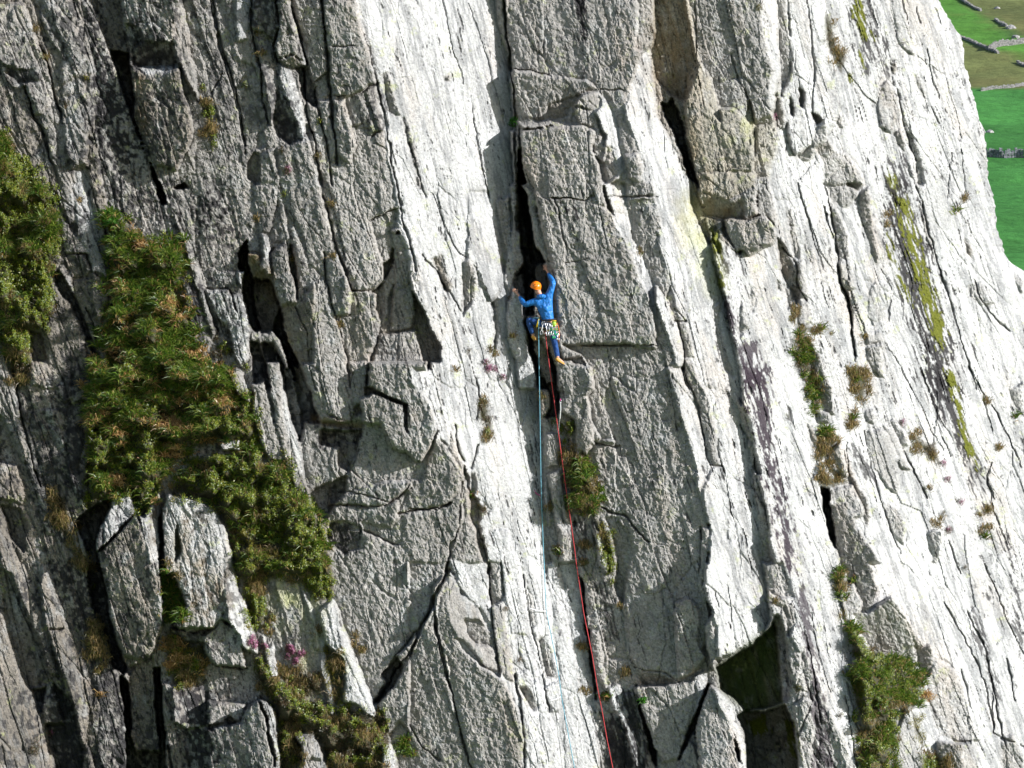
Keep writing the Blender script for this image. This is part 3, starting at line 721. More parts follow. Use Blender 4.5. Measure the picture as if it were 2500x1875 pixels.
X('31','lichen','600,150 680,300 760,500 820,820 740,700 620,420',45,.6,.2)
X('31','ochre','560,120 640,200 700,420 600,300',30,.5,.3)
X('30','ochre','330,100 560,0 640,600 560,800 380,700 300,480',40,.55,.3)
X('30','ochre','560,900 640,1000 760,1500 700,1600 620,1300',25,.6,.35)
X('30','lichen','900,900 1080,950 1080,1200 950,1180',25,.6,.6)
X('31','ochre','690,60 1060,140 1140,300 740,270',20,.6,.35)
X('11','ochre','340,560 440,580 540,740 390,770',14,.7,.3)
X('11','ochre','500,700 560,860 700,1250 800,1659 740,1500 600,1100',14,.7,.5)
X('00','ochre','1040,520 1180,640 1170,1050 1120,1000 1070,700',30,.6,.35)
X('12','ochre','860,380 1180,430 1280,480 940,450 860,420',8,.7,.3)
X('13','lichen','500,120 720,120 900,600 820,800 600,400',40,.5,.5)
X('13','lichen','930,340 1060,380 1200,900 1120,1000',30,.4,.6)
X('02','ochre','1450,1200 1620,1200 1640,1659 1450,1659',40,.5,.4)
X('02','ochre','1220,1000 1300,1000 1300,1659 1240,1500',20,.45,.4)
X('S03','ochre','830,0 1040,0 1030,300 860,280',40,.5,.4)
X('01','black','1480,760 1640,800 1600,1000 1540,1000',30,.9,.5)
X('01','black','1550,220 1850,130 1830,350 1650,330',40,.8,.5)
X('00','black','780,420 1000,800 1100,1300 820,1280 780,900',50,.95,.44)
X('00','black','640,0 760,60 800,320 740,330',30,.85,.5)
X('00','black','1100,350 1400,350 1440,520 1100,520',30,.8,.4)
X('01','black','860,0 1320,0 1400,250 1200,300 900,150',50,.8,.6)
X('00','black','0,500 330,560 300,700 0,800',50,.6,.55)
X('02','black','450,100 620,0 620,250 560,300 640,300 560,900 650,1200 560,1100 520,500',30,.85,.48)
X('S03','black','260,0 330,0 440,220 440,420 380,330 330,200',20,.85,.48)
X('S03','black','250,560 330,640 390,860 400,952 260,952 220,780',25,.85,.42)
X('S03','black','430,420 540,420 600,700 600,952 520,952 560,700',22,.85,.5)
X('S03','black','800,570 950,560 960,760 870,760',30,.9,.48)
X('S03','black','880,780 960,780 1000,952 880,952',30,.9,.4)
X('12','black','940,500 1260,510 1240,600 950,600',20,.8,.5)
X('12','black','1000,1250 1250,1240 1250,1460 1020,1420',45,.6,.55)
X('12','black','1040,930 1150,900 1140,1050 1020,1130',30,.6,.5)
X('23','black','1500,150 1620,200 1700,560 1600,640 1540,400',25,.8,.5)
X('23','black','1540,1220 1700,1260 1840,1659 1640,1659 1580,1450',15,.9,.4)
X('23','black','1700,1050 1820,1060 1930,1659 1860,1659',15,.9,.42)
X('10','black','590,700 720,820 760,1120 600,1100',30,.8,.42)
X('10','black','420,0 570,0 590,350 440,230',40,.7,.52)
X('10','black','1380,700 1440,760 1480,1060 1430,1060',20,.8,.55)
X('22','black','1340,1180 1460,1180 1500,1400 1380,1500',25,.8,.5)
X('42','black','560,640 660,640 780,900 700,860',14,.8,.5)
X('S43','black','880,200 930,240 1040,640 1020,660 940,420',14,.8,.5)
X('S43','black','1090,60 1142,200 1142,420 1110,300',12,.8,.5)
X('11','black','0,60 240,260 240,560 0,500',60,.7,.55)
X('21','black','1650,850 1700,900 1700,950',5,.1,.9)

# --- plant cover rooted on the ledges: (name, outline, plant mix, lift of the turf in metres, label)
PATCHES = []
def V(code, name, mixd, text, lift, label):
    PATCHES.append((name, pts(code, text), mixd, lift, label))
V('01','shrub_cover',{'bil': 5, 'dry': 2, 'rush': 1},'-300,-430 0,-460 60,-250 200,-150 400,50 450,120 480,300 490,420 480,560 430,620 420,700 440,900 430,1050 350,1180 250,1200 240,1400 200,1500 100,1500 20,1300 0,1000 -300,1000',.25,'bright bilberry and grass cover on the ledge at the far left edge')
V('01','grass_cover',{'rush': 7, 'straw': 2, 'bil': 1},'850,210 900,210 980,250 1000,290 1160,420 1300,440 1450,470 1500,560 1500,660 1460,760 1490,900 1540,1080 1570,1280 1680,1360 1700,1500 1800,1520 1880,1600 1900,1669 730,1669 720,1440 830,1400 850,1250 860,1080 890,960 890,600 870,400',.3,'dense woodrush cover filling the tall ledge left of the dark chimney')
V('02','shrub_cover',{'bil': 6, 'rush': 4, 'straw': 1},'740,0 1900,0 1890,200 1870,420 1780,520 1790,560 1620,640 1520,600 1540,720 1400,760 1300,900 1260,960 1170,1190 1100,1150 1040,1030 900,1060 750,1150 690,1100 680,760 700,300',.3,'mixed bilberry and rush cover on the ledge above the two standing pillars')
V('12','shrub_cover',{'bil': 9, 'rush': 2, 'dry': 1, 'moss': 1},'-60,300 100,250 60,120 150,0 230,130 380,270 420,480 440,640 480,740 640,740 720,950 850,1080 870,1150 990,1280 1000,1480 1030,1580 1020,1669 240,1669 220,1400 180,1280 80,1130 0,1060 -250,1020 -280,980 -200,850 -100,740 120,690 280,670 280,570 -10,560',.3,'yellow green bilberry cover on the slanting ledge under the grey blocks')
V('13','shrub_cover',{'bil': 6, 'moss': 2, 'dry': 2},'230,0 1030,0 1050,200 1040,290 940,330 820,200 780,170 640,100 500,150 480,300 480,500 380,560 350,440 300,200',.22,'bilberry and moss cover running down beside the pillar with the white rim')
V('13','scrub_cover',{'heath': 3, 'bil': 4, 'dry': 4},'380,720 460,760 560,930 620,930 700,1000 860,1100 1000,1130 1060,1230 1130,1140 1340,1250 1400,1200 1480,1260 1500,1440 1440,1520 1430,1700 1000,1700 960,1560 940,1480 880,1380 740,1400 780,1600 700,1700 610,1700 600,1500 570,1200 500,1100 450,1000 400,860',.25,'tangled heather and dry grass cover along the bottom edge left of centre')
V('13','moss_cover',{'moss': 6, 'dry': 2},'960,660 1060,680 1130,760 1120,1130 1060,1150 1030,950 960,800',.12,'golden moss strip between two pale slabs above the bottom scrub')
V('13','dry_grass_cover',{'dry': 4, 'heath': 1},'560,860 720,880 930,890 960,1000 870,1080 760,1130 640,960',.12,'dry grass apron below the round heather cushion')
V('22','grass_cover',{'dry': 6, 'rush': 2},'1210,640 1370,700 1480,870 1540,1030 1570,1140 1500,1200 1300,1160 1290,1000 1240,800',.25,'hanging grass cover beside the red rope below the climber')
V('22','shrub_cover',{'bil': 3, 'moss': 2, 'dry': 2},'1480,1190 1560,1230 1650,1420 1660,1669 1580,1669 1560,1450 1500,1290',.15,'narrow strip of green plants in the corner right of the red rope')
V('31','grass_cover',{'dry': 4, 'rush': 3, 'heath': 1},'1410,960 1480,960 1470,1130 1600,1160 1700,1200 1700,1230 1560,1210 1560,1250 1600,1350 1590,1560 1570,1669 1540,1600 1480,1400 1460,1150',.12,'grass filled corner left of the small grey and white pillar')
V('32','grass_cover',{'dry': 3, 'rush': 2, 'bil': 1},'1540,0 1660,150 1680,300 1630,400 1600,330 1560,150',.12,'grass strip in the corner beside the dark flank of the white pillar')
V('32','grass_cover',{'rush': 3, 'dry': 3},'1640,460 1720,470 1830,560 1780,640 1720,730 1640,740 1640,600',.18,'bright grass ledge between two grey boulders at the right')
V('32','dry_grass_cover',{'dry': 5, 'bil': 1},'1640,760 1700,740 1740,870 1860,880 1900,920 1740,960 1660,950',.18,'straw coloured turf lip on top of the large leaning boulder')
V('42','grass_cover',{'dry': 3, 'rush': 2},'540,0 720,0 760,50 700,150 690,280 640,260 600,150',.1,'thin grass cover among small stones high on the white slabs')
V('S43','shrub_cover',{'bil': 5, 'rush': 3, 'dry': 2},'270,0 300,60 340,80 300,150 320,240 370,330 430,400 540,430 640,480 680,500 670,620 640,680 560,680 550,780 530,980 380,980 390,830 350,620 340,460 350,440 310,280 280,130',.3,'large green ledge of grass and bilberry at the lower right')
V('S43','moss_cover',{'moss': 4},'615,680 640,700 670,780 690,860 670,860 640,790',.06,'bright moss strip in the groove below the lower right ledge')
V('S43','dry_grass_cover',{'dry': 3, 'bil': 1},'660,900 740,880 800,940 820,980 670,980',.15,'dry grass at the bottom edge below the lower right ledge')
V('40','dry_grass_cover',{'dry': 5, 'heath': 2},'370,100 430,130 480,380 550,460 520,600 490,560 400,380 380,250',.12,'dry grass and heather strip in the groove near the top right')
V('02','dry_grass_cover',{'dry': 3, 'heath': 1},'400,960 520,1050 560,1250 620,1500 680,1500 760,1659 640,1659 560,1400 450,1300 400,1100',.08,'withered grass runnel between the dark lower left slabs')
V('01','dry_grass_cover',{'dry': 3, 'heath': 1},'100,1350 240,1400 260,1480 220,1659 120,1659 60,1500',.1,'brown withered grass below the far left shrub ledge')
V('S03','grass_cover',{'rush': 3, 'dry': 2},'750,0 790,0 800,120 860,180 850,260 800,280 760,240 745,120',.15,'green grass in the gap between the two standing pillars')
V('S03','scrub_cover',{'dry': 2, 'bil': 2, 'straw': 1, 'moss': 1},'770,300 800,330 880,370 950,390 970,480 950,540 870,580 800,570 770,440',.15,'dark scrub cushion below the gap between the standing pillars')
V('S03','dry_grass_cover',{'dry': 4},'430,250 500,300 510,360 490,420 470,480 430,440 390,400',.12,'pale dry grass in the dark gully left of the first pillar')
V('00','shrub_cover',{'bil': 3, 'dry': 1},'1630,780 1700,780 1730,900 1750,1150 1720,1260 1680,1100 1650,950',.08,'green plants in the narrow groove of the upper left slabs')
V('22','moss_cover',{'dry': 2, 'heath': 2},'580,250 640,250 630,380 670,460 640,600 570,590 610,450 540,390',.05,'brown heather and moss in the groove of the bright slab')
V('42','dry_grass_cover',{'dry': 3, 'heath': 1},'1040,520 1120,530 1280,640 1310,760 1200,700 1090,600',.06,'thin dry grass line across the white slabs at the right')
# ---------------------------------------------------------------- noise in numpy
def _hash(ix, iy, seed):
    h = (ix.astype(np.int64) * 374761393 + iy.astype(np.int64) * 668265263 + seed * 1442695041) & 0x7fffffff
    h = ((h ^ (h >> 13)) * 1274126177) & 0x7fffffff
    h = ((h ^ (h >> 16)) * 73244475) & 0x7fffffff
    return ((h ^ (h >> 15)) & 0xffffff) / float(0xffffff)
def vnoise(x, y, seed=0):
    ix = np.floor(x); iy = np.floor(y)
    fx = x - ix; fy = y - iy
    fx = fx * fx * fx * (fx * (fx * 6 - 15) + 10); fy = fy * fy * fy * (fy * (fy * 6 - 15) + 10)
    a = _hash(ix, iy, seed); b = _hash(ix + 1, iy, seed)
    c = _hash(ix, iy + 1, seed); d = _hash(ix + 1, iy + 1, seed)
    return ((a + (b - a) * fx) * (1 - fy) + (c + (d - c) * fx) * fy) * 2 - 1
def fbm(x, y, oct=4, seed=0, gain=.5):
    s = 0; a = 1.0; t = 0
    for k in range(oct):
        s = s + a * vnoise(x * 2 ** k + 17.3 * k, y * 2 ** k - 9.1 * k, seed + k * 7)
        t += a; a *= gain
    return s / t
def plates(x, y, seed, tilt=.5, step=.3):
    """fracture plates: each cell of a jittered grid is a small plane of its own; returns height and edge distance"""
    ix = np.floor(x); iy = np.floor(y)
    best = np.full(x.shape, 9.0); sec = np.full(x.shape, 9.0); h = np.zeros(x.shape)
    for dx in (-1, 0, 1):
        for dy in (-1, 0, 1):
            cx = ix + dx; cy = iy + dy
            px = cx + .1 + .8 * _hash(cx, cy, seed); py = cy + .1 + .8 * _hash(cx, cy, seed + 1)
            ex = x - px; ey = y - py
            d = ex * ex + ey * ey
            hh = (_hash(cx, cy, seed + 2) - .5) * 2 * step + ex * (_hash(cx, cy, seed + 3) - .5) * 2 * tilt + ey * (_hash(cx, cy, seed + 4) - .5) * 2 * tilt
            near = d < best
            sec = np.where(near, best, np.minimum(sec, d))
            h = np.where(near, hh, h)
            best = np.where(near, d, best)
    return h, np.sqrt(sec) - np.sqrt(best)
def inside(poly, x, y):
    r = np.zeros(x.shape, bool)
    n = len(poly)
    for i in range(n):
        x0, y0 = poly[i]; x1, y1 = poly[(i + 1) % n]
        if y0 == y1: continue
        c = (y0 > y) != (y1 > y)
        r ^= c & (x < (x1 - x0) * (y - y0) / (y1 - y0) + x0)
    return r
def edge_dist(poly, x, y, closed=True):
    d = np.full(x.shape, 1e9); n = len(poly)
    for i in range(n if closed else n - 1):
        x0, y0 = poly[i]; x1, y1 = poly[(i + 1) % n]
        dx = x1 - x0; dy = y1 - y0; L = dx * dx + dy * dy + 1e-9
        t = np.clip(((x - x0) * dx + (y - y0) * dy) / L, 0, 1)
        d = np.minimum(d, np.hypot(x - x0 - t * dx, y - y0 - t * dy))
    return d
def sub(poly, gx, gy, pad):
    xs = [p[0] for p in poly]; ys = [p[1] for p in poly]
    i0 = np.searchsorted(gx, min(xs) - pad); i1 = np.searchsorted(gx, max(xs) + pad)
    j0 = np.searchsorted(gy, min(ys) - pad); j1 = np.searchsorted(gy, max(ys) + pad)
    return slice(j0, j1), slice(i0, i1)

# ---------------------------------------------------------------- survey grid of the face
def axis(lo, a, b, hi, s):
    mid = np.arange(a, b + s, s)
    def out(x, end, sg):
        v = []; st = s
        while sg * (end - x) > 0:
            st = min(st * 1.25, 60); x = x + sg * st; v.append(x)
        return v
    return np.array(out(a, lo, -1)[::-1] + list(mid) + out(mid[-1], hi, 1))
GX = axis(-1900, -40, 2545, 3000, STEP)
GY = axis(-1300, -40, 1915, 5200, STEP)
PX, PY = np.meshgrid(GX, GY)
NY, NX = PX.shape
RIM = [(2200, -1300), (2262, -300), (2284, -60), (2295, 0), (2304, 21), (2322, 54), (2349, 93), (2352, 133), (2364, 181), (2372, 223), (2388, 280), (2405, 322),
       (2409, 374), (2412, 440), (2427, 501), (2439, 570), (2451, 619), (2463, 637), (2480, 648), (2498, 661), (2560, 700), (2640, 800), (2800, 1100), (2900, 1500), (2960, 1900), (3000, 5200)]
rim = np.interp(PY, [p[1] for p in RIM], [p[0] for p in RIM]) + 5 * fbm(PY / 40, PY * 0, 4, 3) + 2.2 * vnoise(PY / 7, PY * 0, 9)
BEYOND = np.maximum(PX - rim, 0)

# local frame: X, Z metres on the datum plane; U across and V along the bedding of the rock
XM = (PX - 1250) / PPM; ZM = (937.5 - PY) / PPM
LEAN = .24 + .10 * np.clip((PX - 1500) / 900, 0, 1) + .08 * np.clip((700 - PX) / 700, 0, 1)
U = XM + LEAN * ZM; V = ZM

# boundaries wander a little, as broken rock does
WX = PX + 5.0 * fbm(PX / 45, PY / 60, 3, 21) + 2.4 * fbm(PX / 11, PY / 13, 2, 22)
WY = PY + 6.0 * fbm(PX / 50, PY / 45, 3, 31) + 2.4 * fbm(PX / 12, PY / 11, 2, 32)

GRAD = {'W': (-.92, -.12), 'L': (-.48, -.10), 'M': (-.14, -.02), 'G': (.19, .03), 'D': (.48, .08),
        'K': (.12, .0), 'U': (.0, .9), 'T': (-.2, -1.6)}
LAB = np.zeros(PX.shape, np.int32)
for k, (kind, tone, poly, dz, g) in enumerate(SLABS):
    sl = sub(poly, GX, GY, 14)
    m = inside(poly, WX[sl], WY[sl])
    LAB[sl][m] = k
# pieces of one slab that meet across a line of the survey squares are one slab
FAM = {'W': 'W', 'L': 'W', 'M': 'M', 'G': 'M', 'D': 'D', 'K': 'K', 'U': 'U', 'T': 'T'}
uf = list(range(len(SLABS)))
def root(a):
    while uf[a] != a: a = uf[a]
    return a
BIG = 10
sizes = np.bincount(LAB.ravel(), minlength=len(SLABS))
def seams(La, Lb, coord, lines, tol, minshare):
    tot = {}; tch = {}
    m = (La != Lb)
    near = np.zeros(m.shape, bool)
    for l in lines: near |= np.abs(coord - l) < tol
    m &= near
    cnt = {}
    for a, b_ in zip(La[m].tolist(), Lb[m].tolist()):
        cnt[(a, b_)] = cnt.get((a, b_), 0) + 1
    wid = {}
    for (a, b_), n in cnt.items():
        wid[a] = wid.get(a, 0) + n; wid[b_] = wid.get(b_, 0) + n
    for (a, b_), n in sorted(cnt.items(), key=lambda t: -t[1]):
        if n < 6 or a < BIG and b_ < BIG: continue
        if FAM[SLABS[a][0]] != FAM[SLABS[b_][0]]: continue
        if n < minshare * min(wid[a], wid[b_]): continue
        ra, rb = root(a), root(b_)
        if ra == rb: continue
        if ra < BIG and rb < BIG: continue
        uf[max(ra, rb)] = min(ra, rb)
seams(LAB[:-1], LAB[1:], PY[:-1], [450, 500, 900, 950, 1375, 1400], 9, .45)
seams(LAB[:, :-1], LAB[:, 1:], PX[:, :-1], [500, 600, 1000, 1100, 1500, 1600, 1900, 2100], 9, .6)
LAB = np.array([root(i) for i in range(len(SLABS))], np.int32)[LAB]
# drop slabs that are fully covered by others
used = np.unique(LAB)
remap = {int(u): i for i, u in enumerate(used)}
lut = np.zeros(len(SLABS), np.int32)
for u, i in remap.items(): lut[u] = i
LAB = lut[LAB]
SL = [SLABS[u] for u in used]
N = len(SL)

# each slab is a plane; find the depths that let neighbours meet with the wanted steps
rs = np.random.default_rng(5)
G1 = np.zeros(N); G2 = np.zeros(N); DZ = np.zeros(N)
for i, (kind, tone, poly, dz, g) in enumerate(SL):
    a, b = g if g else GRAD[kind]
    G1[i] = a + rs.uniform(-.05, .05); G2[i] = b + rs.uniform(-.05, .05)
    if kind in 'WL': G1[i] += rs.uniform(-.08, .05)
    xs_ = sum(p[0] for p in poly) / len(poly); lean_ = .20 + .10 * min(max((xs_ - 1500) / 900, 0), 1) + .06 * min(max((700 - xs_) / 700, 0), 1)
    G2[i] += G1[i] * lean_            # slabs run along the bedding, so their height does not change down the dip
    DZ[i] = dz * 1.25
# each slab: height = plane + small warp (6 terms), chosen so that neighbours meet with the wanted steps
fr = (PX > -60) & (PX < 2560) & (PY > -60) & (PY < 1935)
cnt = np.bincount(LAB[fr].ravel(), minlength=N).astype(float)
def mean(a): return np.bincount(LAB[fr].ravel(), a[fr].ravel(), minlength=N) / np.maximum(cnt, 1)
mx = mean(XM); mz = mean(ZM)
sx = np.sqrt(np.maximum(mean(XM * XM) - mx * mx, .01)) * 1.7; sz = np.sqrt(np.maximum(mean(ZM * ZM) - mz * mz, .01)) * 1.7
K6 = 6
def basis(l, x, z):
    a = np.clip((x - mx[l]) / sx[l], -1.6, 1.6); c = np.clip((z - mz[l]) / sz[l], -1.6, 1.6)
    return np.stack([np.ones_like(a), a, c, a * a, a * c, c * c], -1)
A = np.zeros((N * K6, N * K6)); Bv = np.zeros(N * K6)
def pairs(La, Lb, x, z, ok):
    m = (La != Lb) & ok
    la = La[m]; lb = Lb[m]; x = x[m]; z = z[m]
    d = (DZ[la] - DZ[lb]) - (G1[la] - G1[lb]) * x - (G2[la] - G2[lb]) * z
    R = np.concatenate([basis(la, x, z), -basis(lb, x, z)], -1)
    I = np.concatenate([la[:, None] * K6 + np.arange(K6), lb[:, None] * K6 + np.arange(K6)], -1)
    for p_ in range(2 * K6):
        np.add.at(Bv, I[:, p_], R[:, p_] * d)
        for q_ in range(2 * K6):
            np.add.at(A, (I[:, p_], I[:, q_]), R[:, p_] * R[:, q_])
pairs(LAB[:, :-1], LAB[:, 1:], XM[:, :-1], ZM[:, :-1], fr[:, :-1])
pairs(LAB[:-1, :], LAB[1:, :], XM[:-1, :], ZM[:-1, :], fr[:-1, :])
def macro(x, z):
    u = x + .25 * z
    return np.where(u < -2.5, .10 * (u + 2.5), -.5 * (u + 2.5)) - .06 * z
idx = np.arange(N) * K6
A[idx, idx] += 3e-4 * cnt + 1e-3
Bv[idx] += (3e-4 * cnt + 1e-3) * (macro(mx, mz) - G1 * mx - G2 * mz)
MU = .035
for k_, w_ in ((1, 1 / sx ** 2), (2, 1 / sz ** 2), (3, 2 / sx ** 2), (4, 1 / sx ** 2 + 1 / sz ** 2), (5, 2 / sz ** 2)):
    A[idx + k_, idx + k_] += MU * w_ * (cnt + 150 * np.sqrt(cnt)) + .5
SOL = np.linalg.solve(A, Bv).reshape(N, K6)
def warp_of(x, z):
    out_ = np.zeros(x.shape)
    B6 = basis(LAB, x, z)
    for k_ in range(K6): out_ += SOL[LAB, k_] * B6[..., k_]
    return out_
H = warp_of(XM, ZM) + G1[LAB] * XM + G2[LAB] * ZM
# outside the surveyed frame the planes give way to the general lie of the cliff
fade = np.clip(np.maximum.reduce([-60 - PX, PX - 2560, -60 - PY, PY - 1935]) / 260, 0, 1)
H = H * (1 - fade) + (macro(XM, ZM) - .16 * np.minimum(ZM + 9, 0) * 0 + .7 * fbm(U * .5, V * .12, 4, 41)) * fade

# distance to the slab borders, in cells
EDGE = np.zeros(PX.shape)
cur = np.ones(PX.shape, bool)
b = np.zeros(PX.shape, bool)
b[:, 1:] |= LAB[:, 1:] != LAB[:, :-1]; b[:, :-1] |= LAB[:, 1:] != LAB[:, :-1]
b[1:, :] |= LAB[1:, :] != LAB[:-1, :]; b[:-1, :] |= LAB[1:, :] != LAB[:-1, :]
grow = b.copy()
EDGE[:] = 8
for k in range(8):
    EDGE[grow & (EDGE == 8)] = k
    g2 = grow.copy()
    g2[1:] |= grow[:-1]; g2[:-1] |= grow[1:]; g2[:, 1:] |= grow[:, :-1]; g2[:, :-1] |= grow[:, 1:]
    grow = g2
joint = np.clip(.45 + .9 * fbm(PX / 90, PY / 90, 3, 51), 0, 1)
H -= (.015 + .05 * joint) * np.exp(-EDGE / 1.1) + .012 * np.exp(-EDGE / 3.0)
# soften steep steps by a cell so that the walls of each slab are made of several faces
def blur(a):
    a = a.copy(); a[:, 1:-1] = .25 * a[:, :-2] + .5 * a[:, 1:-1] + .25 * a[:, 2:]
    a[1:-1] = .25 * a[:-2] + .5 * a[1:-1] + .25 * a[2:]
    return a
H = np.where(EDGE < 1, blur(H), H)

KIND = np.array([s[0] for s in SL])[LAB]
bright = np.isin(KIND, ['W']) * 1.0 + np.isin(KIND, ['L']) * .6
bright = blur(blur(bright))
rough = 1 - bright
# relief: fracture plates, bedding flutes, grain
wu = U + .05 * fbm(U * 3, V * 1.5, 3, 61); wv = V + .15 * fbm(U * 2, V * 1, 3, 62)
p1, e1 = plates(wu / .62, wv / 2.3, 71, .35, .22)
p2, e2 = plates(wu / .22 + 5, wv / .75, 75, .45, .35)
p3, e3 = plates(wu / .10 + 9, wv / .26, 79, .5, .4)
amp = .7 + .5 * fbm(PX / 300, PY / 300, 2, 5)
RT = np.clip((PX - 1800) / 300, 0, 1); LT = np.clip((750 - PX) / 500, 0, 1)
H += p1 * .16 * (.5 + .5 * rough + .55 * RT * bright) * amp
p4, e4 = plates(wu / .40 + 3, wv / 2.9, 83, .45, .3)
H += LT * (p4 * .09 - .05 * np.exp(-(e4 / .06) ** 2)) + RT * p4 * .06
H += p2 * (.022 + .040 * rough) * amp
H += p3 * (.010 + .014 * rough)
p5, e5 = plates(wu / .055 + 2, wv / .10, 85, .6, .4)
H += p5 * (.003 + .008 * rough)
brk = np.clip(fbm(U * 1.6, V * .5, 3, 81) * 2.2 + .1, 0, 1)
H -= .05 * brk * np.exp(-(e1 / .035) ** 2) + .022 * np.clip(brk + .1, 0, 1) * np.exp(-(e2 / .07) ** 2)
H += (.030 * fbm(wu * 2.2, wv * .7, 4, 91) + .020 * rough * fbm(XM * 4, ZM * 4, 4, 95))
rid = 1 - np.abs(fbm(XM * 5 + .6 * ZM, ZM * 6, 4, 97))
H += rough * .040 * (rid - .7) 
rg = 1 - np.abs(fbm(XM * 9 + 1.2 * fbm(XM * 4, ZM * 4, 2, 160), ZM * 6.5 + 1.2 * fbm(XM * 4, ZM * 4, 2, 161), 3, 162))
H += (.1 + rough) * .020 * (rg - .7)
H += (.15 + rough) * .0085 * (1 - 2 * np.abs(vnoise(PX / 7 + PY / 23, PY / 9.5, 163))) 
flute = vnoise(wu * 14, wv * 2.2, 101)
H += bright * .010 * flute + bright * .006 * vnoise(wu * 30, wv * 4.5, 103)
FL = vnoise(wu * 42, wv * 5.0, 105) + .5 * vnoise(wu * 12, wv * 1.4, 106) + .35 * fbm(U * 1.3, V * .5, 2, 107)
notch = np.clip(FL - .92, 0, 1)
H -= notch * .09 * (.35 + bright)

# cracks
for line, w, dp in CRACKS:
    sl = sub(line, GX, GY, 30)
    x = WX[sl]; y = WY[sl]
    d = edge_dist(line, x, y, False)
    ww = w * (.34 + .35 * np.abs(vnoise(x / 50, y / 50, 111))) * (.75 + .5 * vnoise(x / 17, y / 17, 113))
    H[sl] -= .85 * dp * np.exp(-(d / np.maximum(ww, 1.2)) ** 2)
# turf and soil cushions under the plants
SOIL = np.zeros(PX.shape)
for name, poly, kinds, lift, label in PATCHES:
    sl = sub(poly, GX, GY, 20)
    ins = inside(poly, WX[sl], WY[sl]); d = edge_dist(poly, WX[sl], WY[sl])
    m = np.where(ins, np.clip(d / 26, 0, 1), 0) ** .8
    SOIL[sl] = np.maximum(SOIL[sl], np.where(ins, np.clip(.35 + d / 14, 0, 1), 0))
    t_ = np.clip((PX[sl] - min(p[0] for p in poly)) / (max(p[0] for p in poly) - min(p[0] for p in poly) + 1), 0, 1)
    H[sl] += (lift + (.30 * (1 - t_) if lift > .24 else 0)) * m * (.8 + 1.3 * fbm(PX[sl] / 40, PY[sl] / 34, 3, 170)) 
# turn the corner at the right-hand skyline: beyond the rim the rock runs away from the viewer
Hrim = H.copy()
near = np.clip(1 - (rim - PX) / 70, 0, 1)
H -= np.where(BEYOND > 0, 0, near ** 2 * .5)
H -= np.where(BEYOND > 0, .5 + np.minimum(BEYOND, 400) * .055, 0)
PXC = np.minimum(PX, rim + 0 * PX)
f = (DIST - H) / DIST
VX = (PXC - 1250) / PPM * f; VY = -H; VZ = (937.5 - PY) / PPM * f

def face_h(px, py):
    i = int(np.clip(np.searchsorted(GX, px), 1, NX - 1)); j = int(np.clip(np.searchsorted(GY, py), 1, NY - 1))
    return float(H[j, i])
def face_point(px, py, out=0.0):
    return ray_point(px, py, face_h(px, py) + out)

# ---------------------------------------------------------------- colour of the rock, per vertex
def mix(c, col, m):
    col = np.array(col)
    if col.ndim == 1: col = col[None, None, :]
    return c * (1 - m[..., None]) + col * m[..., None]
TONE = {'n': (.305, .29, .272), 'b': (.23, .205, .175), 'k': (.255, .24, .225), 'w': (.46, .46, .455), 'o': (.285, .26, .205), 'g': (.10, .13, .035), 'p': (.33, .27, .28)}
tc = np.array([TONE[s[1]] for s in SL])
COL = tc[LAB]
for _ in range(5):
    for c3 in range(3): COL[..., c3] = blur(COL[..., c3])
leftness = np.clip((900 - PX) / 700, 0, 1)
cleft_shade = blur(blur((KIND == 'K') * 1.0)); COL = COL * (1 - .4 * cleft_shade)[..., None]        # shade painted into the rock colour inside the clefts
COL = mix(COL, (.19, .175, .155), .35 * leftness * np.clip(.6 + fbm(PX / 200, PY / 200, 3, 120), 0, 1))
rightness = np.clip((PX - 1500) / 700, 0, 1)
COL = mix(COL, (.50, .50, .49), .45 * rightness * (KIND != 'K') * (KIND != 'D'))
v = fbm(XM * 1.3, ZM * .7, 4, 121)
COL = COL * (1 + .22 * v)[..., None]
COL = mix(COL, (.40, .33, .27), .35 * np.clip(fbm(U * 2.5, V * .6, 4, 123) * 2 - .3, 0, 1))        # iron and feldspar pink
COL = mix(COL, (.42, .43, .43), .5 * np.clip(fbm(XM * 4, ZM * 3, 4, 125) * 2.4 - .5, 0, 1))           # pale lichen
streak = fbm(wu * 7, wv * .9, 4, 151) * 1.1 + .5 * vnoise(wu * 30, wv * 3.0, 152)
COL = mix(COL, (.20, .205, .21), np.clip(streak * 2.4 - .35, 0, .62) * (.25 + .75 * bright))
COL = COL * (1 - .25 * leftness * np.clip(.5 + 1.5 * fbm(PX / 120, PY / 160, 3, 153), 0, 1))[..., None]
grain = fbm(PX / 3.2, PY / 3.6, 2, 127)
COL = COL * (1 + (.30 + .16 * rough) * grain)[..., None]
lich = np.clip(fbm(PX / 26, PY / 26, 3, 129) * 6 - 2.6, 0, 1) * np.clip(vnoise(PX / 4, PY / 4, 131) * 3 + .4, 0, 1)
COL = mix(COL, (.40, .44, .16), .35 * lich)                                                     # map lichen
